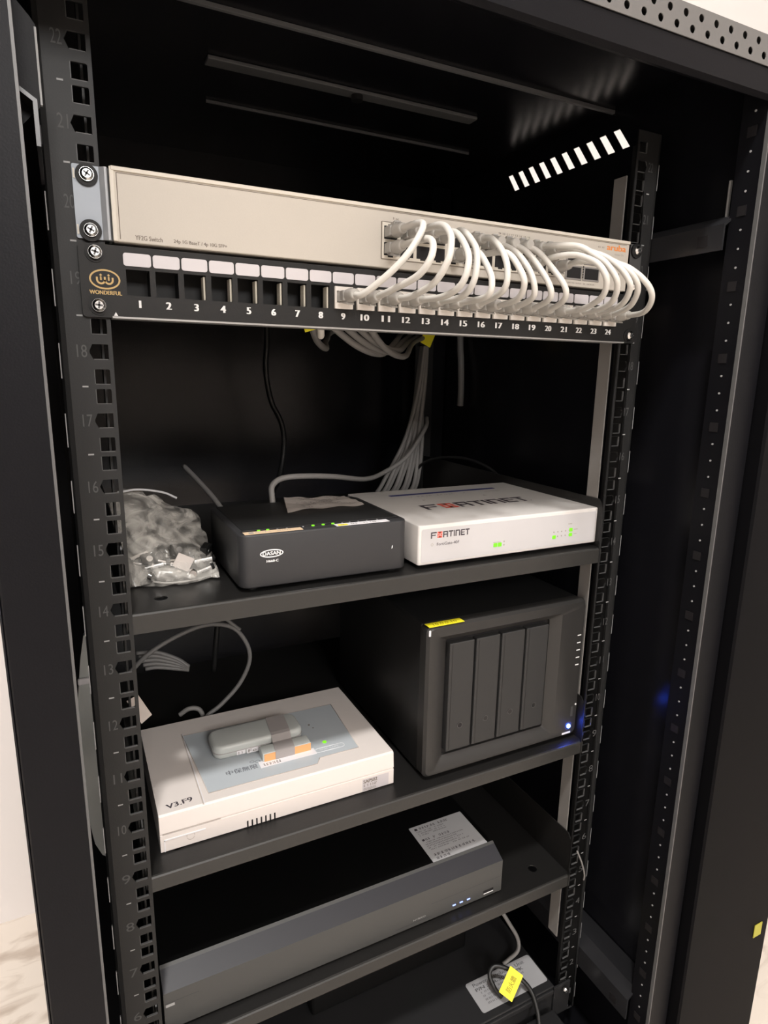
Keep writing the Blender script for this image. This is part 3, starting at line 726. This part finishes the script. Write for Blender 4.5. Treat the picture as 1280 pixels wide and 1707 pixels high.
def loose_screw(i, x, y, z, rz, tilt):
    o = thing('rack_screw', 'loose silver rack screw inside the clear plastic bag', 'screw', (0, 0, 0), 'loose rack screws in the plastic bag')
    bm = B(); cyl(bm, (0, 0, 0), ZF, 2.2, 15, 10); h = part('shank', bm, M_SCREW, o, smooth=True)
    bm = B(); cyl(bm, (0, 0, 8.5), ZF, 4.4, 2.6, 16, r2=3); part('screw_head', bm, M_SCREW, o, smooth=True)
    o.location = Vector((x, y, z)) * S; o.rotation_euler = (tilt, 0, rz)
for i in range(16):
    loose_screw(i, -210 + (i % 6) * 9.5 + random.uniform(-2, 2), 64 + (i // 6) * 9 + random.uniform(-3, 3), 600 + (i // 6) * 7 + random.uniform(0, 3), random.uniform(0, 6), random.uniform(1.1, 1.9))
for i in range(5):
    bm = B(); a = 5.2
    box(bm, -a, a, -3, 3, -a, a, bev=.6); box(bm, -a - 1.5, a + 1.5, -3.6, -2.6, -a * .7, a * .7)
    cyl(bm, (0, 0, 0), YF, 2.6, 7.4, 12, mi=1)
    bmesh.ops.rotate(bm, verts=bm.verts, matrix=(Matrix.Rotation(random.uniform(-.6, .6), 3, 'X') @ Matrix.Rotation(random.uniform(0, 3), 3, 'Z')), cent=(0, 0, 0))
    bmesh.ops.translate(bm, verts=bm.verts, vec=(-204 + i * 11.5, 77 + 4 * (i % 2), 612 + 3 * (i % 3)))
    tag(part('cage_nut', bm, [mat('cage_nut_dark', (.05, .05, .05), .3, .8), M_SCREW], None), 'small dark steel cage nut inside the clear plastic bag', 'cage nut', 'loose cage nuts in the plastic bag')
tg = B(); box(tg, -186, -172, 60, 61, 606, 618); bmesh.ops.rotate(tg, verts=tg.verts, matrix=Matrix.Rotation(.5, 3, 'Y'), cent=(-180, 60, 612))
tag(part('paper_tag', tg, M_PAPER, None), 'small pale paper tag inside the clear plastic bag', 'paper tag')

# ------------------------------------------------------------------ four-bay drive unit (middle shelf, right)
ZM = 371.8
nas = thing('drive_enclosure', 'black four-bay network drive unit with blue power light on the middle shelf', 'network storage', (130, 120, ZM))
NX0, NX1, NZ0, NZ1, NY = 30, 227.6, ZM + 3.5, 535.5, 12
bm = B(); box(bm, NX0 + 1, NX1 - 1, NY + 14, 232, NZ0, NZ1 - 1, bev=3, seg=3); part('shell', bm, M_NASH, nas, smooth=True)
# front frame with a recessed bay opening, chamfered
bx0, bx1, bz0, bz1 = 41, 194, 380.5, 524
def lp(x0, x1, z0, z1, r, n=4): return rrect(x0, x1, z0, z1, r, n)
bm = B()
loops = [(lp(NX0, NX1, NZ0, NZ1, 7), NY + 14), (lp(NX0, NX1, NZ0, NZ1, 7), NY + 3), (lp(NX0 + 2.5, NX1 - 2.5, NZ0 + 2.5, NZ1 - 2.5, 6), NY), (lp(bx0, bx1, bz0, bz1, 3), NY), (lp(55, 184, 391, 516.5, 2), NY + 8), (lp(55, 184, 391, 516.5, 2), NY + 13)]
R_ = [[bm.verts.new((p, y, q)) for p, q in l] for l, y in loops]
for a, b in zip(R_, R_[1:]):
    for k in range(len(a)): bm.faces.new((a[k], a[(k + 1) % len(a)], b[(k + 1) % len(a)], b[k]))
part('front_frame', bm, M_NAS, nas, smooth=True)
bm = B(); box(bm, bx0 + 2, bx1 - 2, NY + 11, NY + 13.5, bz0, bz1); part('bay_back', bm, M_HOLE, nas)
for k in range(4):
    x0 = 57.5 + k * 31.2; x1 = x0 + 28.6
    bm = B(); box(bm, x0, x1, NY + 3.5, NY + 12, 396.5, 513, bev=.8); tr = part('drive_tray', bm, M_NASB, nas)
    bm = B(); box(bm, x0 + 3, x0 + 3.4, NY + 3.3, NY + 3.6, 398, 511); cx = (x0 + x1) / 2
    cyl(bm, (cx + 1, NY + 3.4, 423), (0, 1, 0), 3.0, .5, 16)
    part('tray_lock', bm, M_HOLE, tr) if k == 0 else part('tray_lock', bm, mat('lock_grey', (.012, .012, .012), .4), tr)
    bm = B(); ring2(bm, front(NY + 3.1), (cx + 1, 423), 2.9, 2.9, .6, n=16); part('lock_ring', bm, mat('ring_grey', (.07, .07, .07), .4), tr)
O = front(NY - .15)
bm = B()
for k in range(5): rect2(bm, O, 217.5, 222.5, 494.4 - k * 8.6, 495.6 - k * 8.6)
rect2(bm, O, 207, 219, 378.4, 380.8)
prism(bm, [(222, 412.4), (223.4, 411), (224.8, 412.4), (223.4, 413.8)], 'y', NY - .3, NY - .1)
part('white_marks', bm, M_WHITEP, nas)
bm = B(); box(bm, 217, 220, NY - .6, NY, 399, 411, bev=.3); part('usb_port', bm, mat('usb_grey', (.12, .12, .12), .35, .6), nas)
bm = B(); cyl(bm, (215.5, NY - .5, 387.6), (0, 1, 0), 2.2, 1.0, 16); part('power_light', bm, M_BLUE, nas, label='glowing blue power light')
bm = B(); ring2(bm, O, (215.5, 387.6), 4.6, 4.6, .5); part('power_button', bm, mat('button_ring', (.08, .08, .1), .3), nas)
for x in (50, 212):
    for y in (35, 210): bm = B(); cyl(bm, (x, y, ZM + 1.9), ZF, 8, 3.6); part('foot', bm, M_DULLBLACK, nas)
yl = thing('yellow_label', 'yellow printed label stuck on the top front corner of the four-bay drive unit', 'label', (50, 17, NZ1))
bm = B(); slab2(bm, top(NZ1 + .1), 31.5, 70.5, 12.2, 21.5, .3); part('label_tape', bm, M_YEL, yl)
bm = B(); text(bm, '10.0.0.10', top(NZ1 + .5), 38, 64, 14.6, 19, bold=.1); part('label_print', bm, M_YELINK, yl)
bm = B(); box(bm, 31.2, 33.4, NY - .3, NY + 1.2, NZ1 - 9, NZ1 - 3, bev=.6); part('label_fold', bm, M_STICK, yl, label='pale folded end')

# ------------------------------------------------------------------ cream control box (middle shelf, left)
cr = thing('control_box', 'cream plastic alarm control box marked V3.F9 on the middle shelf', 'control box', (-106, 95, ZM))
CX0, CX1, CY0, CY1, CZ0, CZ1 = -215, 3, 23.5, 168, ZM + .5, 407
bm = B()
prism(bm, [(CY0 + 1, CZ0), (CY0, CZ0 + 1), (CY0, 388.5), (CY0 + 1.0, 389), (CY0 + 1.0, 390), (CY0, 390.5), (CY0 + 1.2, CZ1 - 1.5), (CY0 + 2.6, CZ1), (CY1 - 2, CZ1), (CY1, CZ1 - 2), (CY1, CZ0)], 'x', CX0, CX1)
part('case', bm, M_CREAM, cr)
T = ((0, 0, CZ1 + .1), XF, YF)
bm = B()
O_, U_, V_ = (Vector(a) for a in T)
pts = [(-176, 136), (-18, 133), (-14, 128), (-27, 44.5), (-56, 45.5), (-62, 38), (-160, 39), (-171, 47)]
pts = [(-178, 137), (-20, 133), (-25, 45), (-66, 45), (-71, 37), (-172, 37)]
f = bm.faces.new([bm.verts.new((a, b, CZ1 + .35)) for a, b in pts])
r_ = bmesh.ops.extrude_face_region(bm, geom=[f]); bmesh.ops.translate(bm, verts=[v for v in r_['geom'] if isinstance(v, bmesh.types.BMVert)], vec=(0, 0, -.3))
part('overlay', bm, M_GREYPL, cr, label='grey printed overlay')
bm = B()
for a, b in zip(pts, pts[1:] + pts[:1]):
    va = Vector((a[0], a[1], CZ1 + .2)); vb = Vector((b[0], b[1], CZ1 + .2)); tube(bm, [va, vb], .35, 6, 0)
box(bm, -179, -178.2, 25, 141, CZ1 - .2, CZ1 + .25)
tube(bm, [(-213, CY0 - .1, 390), (-165, CY0 - .1, 390)], .3, 6, 0)
part('seam_lines', bm, M_CREAM2, cr)
bm = B(); box(bm, -177.9, -177.2, 25, 141, CZ1 - .2, CZ1 + .5, bev=.15); box(bm, -212, -178, CY0 - .4, CY0, 383.4, 384.4); box(bm, -212, -211.2, CY0 - .4, CY0, 373, 384); part('raised_edge', bm, M_STICK, cr)
bm = B(); ring2(bm, front(CY0 - .2), (-190.5, 381.5), 3.2, 3.6, .5, a0=200, a1=340); ring2(bm, front(CY0 - .2), (-190.5, 381.5), 3.2, 3.6, .4, a0=150, a1=190, n=6); ring2(bm, front(CY0 - .2), (-190.5, 381.5), 3.2, 3.6, .4, a0=-10, a1=30, n=6); part('thumb_mark', bm, M_CREAM2, cr)
bm = B()
for k in range(7): box(bm, -142.5 + k * 4.1, -141.1 + k * 4.1, CY0 - .3, CY0 + 3, CZ0 - .3, CZ0 + 7, bev=.3)
part('vent_slots', bm, M_HOLE, cr)
bm = B(); text(bm, 'V3.F9', ((0, 0, CZ1 + .1), Vector((1, .10, 0)).normalized(), Vector((-.10, 1, 0)).normalized()), -203, -181.5, 51.5, 57.5, bold=.25); part('marking', bm, M_FBLK, cr)
bm = B(); text(bm, '中保無限', ((0, 0, CZ1 + .45), XF, YF), -152, -123, 54, 61, bold=.15)
ring2(bm, top(CZ1 + .45), (-121, 64), 2.2, 1.8, .5); ring2(bm, top(CZ1 + .45), (-126, 65.4), 2.0, 1.6, .5); part('overlay_print', bm, mat('overlay_ink', (.16, .17, .19), .5), cr)
bm = B(); lpz = rrect(-66, -36, 53, 59.5, 3, 5)
for a, b in zip(lpz, lpz[1:] + lpz[:1]): tube(bm, [Vector((*a, CZ1 + .4)), Vector((*b, CZ1 + .4))], .3, 5, 0)
text(bm, '電源 SAPS', top(CZ1 + .45), -62, -42, 54.8, 57.8); part('lamp_caption', bm, mat('caption_white', (.75, .76, .78), .5), cr)
bm = B(); cyl(bm, (-52.5, 67, CZ1 + .6), ZF, 2.0, 1.0, 14); part('green_light', bm, M_GREEN, cr)
bm = B(); rect2(bm, front(CY0 - .15), -30.5, -2.5, 373.6, 386.6); part('serial_sticker', bm, mat('sticker_lilac', (.58, .54, .55), .5), cr, label='small grey serial sticker')
bm = B(); text(bm, 'SAPS02', front(CY0 - .25), -29.5, -15, 382, 385.6, bold=.2); fine_print(bm, front(CY0 - .25), -29.5, -15, 378, 381, 1.8); fine_print(bm, front(CY0 - .25), -29.5, -15, 374.3, 377, 1.4, fill=1); part('sticker_print', bm, M_PRINT, cr)
for k, (x, y) in enumerate(((-62, 112), (-60, 104))):
    pass
bm = B(); cyl(bm, (-56, 103, CZ1 + .5), ZF, 1.1, .3, 8); cyl(bm, (-54, 96, CZ1 + .5), ZF, .8, .3, 8); part('overlay_dots', bm, M_PRINT, cr)
for x in (-195, -20):
    for y in (40, 150): bm = B(); cyl(bm, (x, y, ZM + .3), ZF, 5, .7); part('foot', bm, M_DULLBLACK, cr)
# pale wireless module taped on top
md = thing('wireless_module', 'rounded off-white module taped to the top of the cream control box', 'wireless module', (-112, 98, CZ1 + .3))
ZD = CZ1 + .5
bm = B(); box(bm, -158, -70, 79, 114, ZD, ZD + 13.5, bev=3.5, seg=4, vbev=9); part('case', bm, M_WHITE_SOFT, md, smooth=True)
bm = B(); box(bm, -158.3, -69.7, 78.8, 114.2, ZD + 6, ZD + 6.5, vbev=8.8); part('seam', bm, M_TAPE, md)
bm = B(); box(bm, -137, -129, 78.5, 79.2, ZD + 2, ZD + 6); box(bm, -127.5, -114, 78.5, 79.2, ZD + 1.2, ZD + 6); part('side_sticker', bm, M_STICK, md)
bm = B(); fine_print(bm, front(78.4), -136.4, -129.6, ZD + 2.6, ZD + 5.4, 2); text(bm, 'Fe', front(78.4), -126, -118, ZD + 2, ZD + 5.2); part('sticker_print', bm, M_PRINT, md)
blk = thing('terminal_block', 'small orange-sided block held by grey tape against the off-white module', 'connector block', (-92, 66, CZ1 + .3))
bm = B(); box(bm, -117, -69, 60, 74, ZD, ZD + 8.4, bev=.6); part('body', bm, M_WHITE_SOFT, blk)
bm = B(); box(bm, -115.5, -69.6, 59.4, 60.2, ZD + .5, ZD + 7.8); part('front_face', bm, M_TERRA, blk, label='orange front')
bm = B(); slab2(bm, top(CZ1 + .5), -121, -66, 52, 62, .3); part('base_label', bm, M_STICK, blk)
bm = B(); fine_print(bm, top(CZ1 + .9), -118, -98, 53.5, 57.5, 3); part('base_print', bm, M_PRINT, blk)
bm = B()
L = [(58.9, ZD + .6), (58.9, ZD + 8.6), (60.5, ZD + 9.0), (74, ZD + 9.2), (80, ZD + 13.4), (84, ZD + 14.1), (112, ZD + 14.0), (115, ZD + 9)]
prism(bm, L + [(y + .1, z - .35) if z > ZD + 9 else (y + .35, z - .3) for y, z in L[::-1]], 'x', -105, -86)
for v_ in bm.verts: v_.co.x += .10 * (v_.co.y - 58)
tape = part('tape_strip', bm, M_TAPE, None); tag(tape, 'grey adhesive tape strip strapped over the off-white module and orange-sided block', 'tape')

# ------------------------------------------------------------------ video recorder (lowest shelf)
ZL = 197.5
dv = thing('video_recorder', 'long low grey video recorder with black top and blue lights on the lowest shelf', 'video recorder', (-42, 140, ZL))
VX0, VX1, VY = -222, 139, 15
bm = B(); prism(bm, [(VY, ZL + 3), (VY + .8, ZL + 2), (VY + 20, ZL + 2), (VY + 20, 250), (VY + 17.2, 248.4), (VY, 239.5)], 'x', VX0, VX1)
for f in bm.faces:
    c = f.calc_center_median(); f.normal_update()
    if c.z > 240 and c.y < VY + 18 and abs(f.normal.x) < .5: f.material_index = 1
part('front_bezel', bm, [M_DVRF, M_DVRC], dv)
bm = B(); box(bm, VX0 + 1, VX1 - 1, VY + 18, 270, ZL + 2, 248.6); part('top_cover', bm, M_DVRT, dv, label='plain black top cover')
O = front(VY - .12)
bm = B(); rect2(bm, O, 47, 137.5, 219.6, 220.0); rect2(bm, O, 5, 46, 204.6, 205); rect2(bm, O, -221, -192, 228.6, 229); part('bezel_lines', bm, M_DVRC, dv)
for x in (76.5, 85.5, 95):
    bm = B(); box(bm, x - 1.9, x + 1.9, VY - .5, VY, 205.9, 207.1); part('blue_light', bm, M_BLUEC, dv)
bm = B(); box(bm, 114.5, 128, VY - .4, VY, 204.6, 208.6, bev=.3); us = part('usb_port', bm, M_HOLE, dv)
bm = B(); box(bm, 115, 127.5, VY - .6, VY - .2, 204.4, 205.3); part('usb_lip', bm, M_WHITEP, us)
bm = B(); text(bm, 'HYBRID', O, 26, 41, 207, 209); rect2(bm, O, -220.5, -213, 224.6, 227.4); part('bezel_print', bm, mat('silver_print', (.35, .35, .35), .4), dv)
ws = thing('warning_sticker', 'silver printed warning sticker on the black top of the video recorder', 'sticker', (96, 64, 248.6))
bm = B(); slab2(bm, top(248.7), 61.5, 132.5, 34.5, 93, .25, r=1); part('sheet', bm, M_SILV, ws)
bm = B(); Z_ = top(249.05)
fine_print(bm, Z_, 72, 112, 86, 89.5, 3.6); rect2(bm, Z_, 66.5, 70, 86, 89.2)
for r_ in range(3): fine_print(bm, Z_, 67, 104, 82.4 - r_ * 3, 84 - r_ * 3, 1.8)
fine_print(bm, Z_, 70, 104, 68, 71.5, 3.6); rect2(bm, Z_, 66.5, 69.5, 68, 71)
for r_ in range(5): fine_print(bm, Z_, 67, 120 - 10 * (r_ % 2), 64.6 - r_ * 3, 66.2 - r_ * 3, 1.8)
fine_print(bm, Z_, 67, 126, 43.4, 46.8, 4.6, fill=1); fine_print(bm, Z_, 67, 88, 38, 41.4, 4.6, fill=1)
part('sticker_print', bm, M_FBLK, ws)

# ------------------------------------------------------------------ power unit at the bottom
pd = thing('power_unit', 'black rack power distribution unit with silver label at the bottom', 'power unit', (0, 80, 0))
bm = B(); box(bm, -218, 218, -1, 170, .5, 44, bev=1); part('body', bm, M_PDU, pd)
for sx in (-1, 1):
    bm = B(); xx = sorted((sx * 216, sx * 241)); box(bm, *xx, -3.5, -1.2, .5, 44, bev=.3); part('mounting_ear', bm, M_PDU, pd)
    screw(pd, sx * 231.5, 37, -3.5, r=4, rubber=False)
bm = B(); box(bm, -215, 215, -4, -1, 36, 42, bev=.8); part('front_rib', bm, M_PDU, pd)
bm = B(); slab2(bm, top(44.1), 120, 216, 8, 47, .3, r=3); part('silver_label', bm, mat('label_dimmed_silver', (.36, .36, .37), .45), pd)  # darker copy of the silver; weaker light down here is put into the colour
bm = B(); Z_ = top(44.5)
text(bm, 'Power Distribution Unit', Z_, 128, 204, 39, 43.4, bold=.1)
text(bm, 'P/N : AR-20A-ASPK', Z_, 128, 198, 33, 37, bold=.3)
for r_, (a, b) in enumerate(((132, 196), (132, 190), (132, 186), (132, 168))): fine_print(bm, Z_, a, b, 28.6 - r_ * 4.6, 31 - r_ * 4.6, 2.2)
part('label_print', bm, mat('label_ink', (.10, .10, .10), .5), pd)
ad = thing('power_adapter', 'black power adapter block with white sticker in front of the power unit', 'power adapter', (180, -45, 0))
bm = B(); box(bm, 150, 212, -62, -8, -6, 22, bev=3, seg=3); part('case', bm, M_PDU, ad, smooth=True)
bm = B(); slab2(bm, top(22.1), 168, 205, -62, -40, .3, r=1.5); part('sticker', bm, M_STICK, ad)
bm = B(); text(bm, 'B5', top(22.6), 194, 202, -47, -43, bold=.2); part('sticker_print', bm, M_PRINT, ad)
bm = B(); box(bm, 120, 190, -20, -6, 2, 12, bev=2); box(bm, 150, 212, -58, -10, -30, -6); part('adapter_base', bm, M_PDU, ad)

# ------------------------------------------------------------------ cables
def cable(name, label, pts, r, m_, cat='cable', group=None, seg=10, n=8):
    bm = B(); tube(bm, pts, r, seg, n); return tag(part(name, bm, m_, None), label, cat, group)
# tied bundle falling behind the shelf
for i in range(9):
    t = i / 8
    cable('network_cable', 'grey network cable in the tied bundle hanging behind the white firewall',
          [(206 + 3 * t, 344, 880), (207 + 3 * t, 340 + (i % 3) * 4, 830), (206 + 5 * t, 340 + (i % 3) * 5, 806), (196 + 13 * t, 338 + (i % 3) * 6, 740), (176 + 30 * t, 340 + 4 * (i % 2), 670), (148 + 58 * t, 350 - 4 * (i % 2), 610), (138 + 66 * t, 376, 560), (130 + 70 * t, 378, 420)],
          3.0, M_GREYCORD, group='grey cables in the tied bundle')
bm = B(); tube(bm, [(200, 336, 806), (208, 332, 806), (216, 340, 806), (214, 352, 806), (204, 354, 806), (199, 344, 806), (200, 336, 806)], 1.4, 8, 4)
tag(part('cable_tie', bm, M_BLKCORD, None), 'black tie around the grey cable bundle under the patch panel', 'cable tie')
# droop under the patch panel
for i, (xa, xb, dz) in enumerate(((-60, 150, 22), (-48, 165, 18), (-35, 178, 15), (-20, 190, 24), (-70, 60, 14))):
    cable('network_cable', 'grey network cable drooping behind the lower edge of the patch panel',
          [(xa, 22, 821), (xa + 4, 60, 815), (xa + .25 * (xb - xa), 100 + 6 * i, 806 - dz * .6), (xa + .5 * (xb - xa), 150 + 8 * i, 800 - dz * .6), (xa + .8 * (xb - xa), 240 + 10 * i, 805), (xb + 10, 320, 822), (206, 344, 850)],
          3.2, M_GREYCORD, group='grey cables drooping behind the patch panel')
cable('network_cable', 'short pale cable loop peeping below the patch panel under port 8', [(-66, 24, 821), (-66, 36, 804), (-64, 42, 797), (-62, 48, 800), (-60, 52, 820)], 3, M_CORD)
cable('network_cable', 'grey cable crossing from the cable bundle to the back of the fibre terminal box',
      [(216, 345, 704), (205, 330, 690), (160, 300, 655), (110, 270, 640), (60, 220, 642), (0, 170, 656), (-40, 150, 662), (-66, 146, 662), (-78, 142, 656), (-80, 138, 646), (-80, 129.5, 625)], 3, M_GREYCORD)
cable('power_cable', 'black cable hanging in the dark from behind the patch panel',
      [(-22, 350, 900), (-20, 350, 812), (-22, 352, 770), (-16, 352, 730), (-3, 350, 700), (0, 350, 670), (-6, 352, 630), (-12, 378, 590), (-30, 378, 500)], 3.6, M_BLKCORD, 'power cable')
cable('power_cable', 'thin black cable beside the rear right corner of the white firewall', [(232, 178, 606), (240, 200, 640), (225, 260, 655), (205, 330, 640), (200, 378, 590)], 2, M_BLKCORD, 'power cable')
cable('network_cable', 'grey cable strapped to the rear right corner beneath switch height', [(288, 380, 900), (286, 372, 812), (284, 365, 785), (283, 360, 745), (284, 362, 720)], 5, M_GREYCORD2)
cable('network_cable', 'thin grey cable standing behind the left end of the fibre terminal box', [(-150, 220, 668), (-140, 190, 655), (-130, 160, 640), (-122, 131, 622)], 2.6, M_GREYCORD2)
# middle compartment loops
cable('network_cable', 'thin grey cable looping above the back of the cream control box',
      [(-222, 196, 455), (-200, 190, 478), (-170, 190, 493), (-139, 190, 500), (-112, 190, 492), (-97, 190, 470), (-95, 190, 448), (-108, 188, 424), (-130, 184, 406), (-146, 180, 398), (-150, 176, 385)], 2.4, M_GREYCORD2)
cable('network_cable', 'thin grey cable dropping from the upper shelf to the looped cable', [(-150, 200, 560), (-135, 196, 520), (-118, 192, 502), (-104, 190, 488)], 2, M_GREYCORD2)
cable('network_cable', 'curled grey cable end behind the rear edge of the cream control box', [(-172, 196, 398), (-162, 194, 404), (-152, 192, 402), (-148, 190, 392), (-148, 186, 378)], 2.6, M_GREYCORD)
cable('power_cable', 'black cable hanging below the upper shelf beside the looped grey cable', [(-96, 250, 590), (-104, 245, 530), (-115, 240, 500), (-120, 238, 470), (-125, 240, 420)], 3.2, M_BLKCORD, 'power cable')
for i in range(5):
    cable('network_cable', 'grey cable end in the flat fan left of the looped cable',
          [(-210 + 2 * i, 215, 470 - 5 * i), (-190, 213, 468 - 4.4 * i), (-170, 210, 458 - 3 * i), (-158, 206, 448 - i)], 2.2, M_GREYCORD2, group='fan of grey cable ends')
bm = B(); quad(bm, [(-223, 35, 514), (-213.5, 37, 493), (-222, 34, 488.5), (-232, 32, 512)]); bmesh.ops.solidify(bm, geom=list(bm.faces), thickness=.3)
tag(part('paper_tag', bm, M_PAPER, None), 'pale paper tag stuck behind the left rail above the cream control box', 'paper tag')
# lower compartments
cable('network_cable', 'thin grey cable beneath the middle shelf above the video recorder', [(150, 60, 357), (160, 66, 345), (172, 70, 333)], 1, M_GREYCORD)
cable('network_cable', 'grey cable bent below the lowest shelf beside the silver label', [(150, 80, 181), (172, 66, 130), (192, 60, 92), (205, 56, 66), (202, 50, 54), (186, 48, 49), (178, 48, 46.5)], 2.4, M_GREYCORD)
cable('cable', 'thin grey wire lying against the right rail beside the lowest shelf', [(231, -4, 232), (238, -6, 215), (245, -5, 196), (247, -3, 186)], 1, M_GREYCORD)
cable('power_cable', 'black power lead with a loop over the silver label', [(150, 14, 46.5), (144, 20, 56), (143, 30, 66), (152, 32, 72), (166, 22, 70), (178, 10, 60), (184, 0, 50), (182, -14, 38), (176, -26, 26)], 2.6, M_BLKCORD, 'power cable')
yt = thing('yellow_tag', 'yellow printed tag on the black lead over the silver label', 'tag', (160, 8, 52))
c0, e1, e2 = Vector((158, 8, 68)), Vector((.72, .55, .42)).normalized(), None
n_ = Vector((-.25, -.55, .8)).normalized(); e1 = Vector((.80, .36, .50)); e1 = (e1 - n_ * e1.dot(n_)).normalized(); e2 = n_.cross(e1)
bm = B(); slab2(bm, (c0, e1, e2), -15, 15, -8.5, 8.5, .3, r=.8); part('tag_sheet', bm, M_YEL, yt)
bm = B(); text(bm, '防火牆', (c0 + n_ * .5, e1, e2), -9, 8, -3.4, 3.2, bold=.1); part('tag_print', bm, M_YELINK, yt)
def ytag(label, c, ex, ez, w_, h_):
    bm = B(); slab2(bm, (Vector(c), Vector(ex).normalized(), Vector(ez).normalized()), -w_ / 2, w_ / 2, -h_ / 2, h_ / 2, .3)
    tag(part('yellow_tag', bm, M_YEL, None), label, 'tag')
ytag('yellow tag on the cables below port 13 of the patch panel', (188, 300, 816), (1, 0, -.45), (.45, 0, 1), 17, 24)
ytag('small yellow tag corner below port 8 of the patch panel', (-75, 40, 803), (1, 0, .3), (-.3, 0, 1), 9, 7)
ytag('yellow tag hanging in the dark beneath the lowest shelf', (-82, 60, 160), (1, .2, .1), (0, 0, 1), 11, 22)
dk = thing('surge_box', 'dark box with a tiny green light deep under the lowest shelf', 'power device', (40, 130, 44))
bm = B(); box(bm, -60, 150, 90, 165, 44.2, 110, bev=3); part('case', bm, M_DVRT, dk)
bm = B(); box(bm, 82, 84, 89, 90, 84, 88); part('green_light', bm, mat('led_green_dim', (.1, 1, .35), .5, emit=1.2), dk)
# pale sleeve on the left side of the cabinet interior
bm = B()
prof = [(-270, 300), (-266, 268), (-260, 252), (-254, 247), (-249, 252), (-246, 300), (-246, 470), (-249, 502), (-253, 510), (-259, 506), (-264, 480), (-269, 440), (-271, 380)]
prism(bm, prof, 'y', 196, 203)
sl = thing('plastic_sleeve', 'pale narrow plastic cover standing between the left post and left rail', 'plastic cover', (-258, 200, 247))
part('cover', bm, M_WHITE_SOFT, sl)
bm = B(); box(bm, -268, -246, 192, 196.5, 455, 462, bev=1.5); part('band', bm, M_STICK, sl)
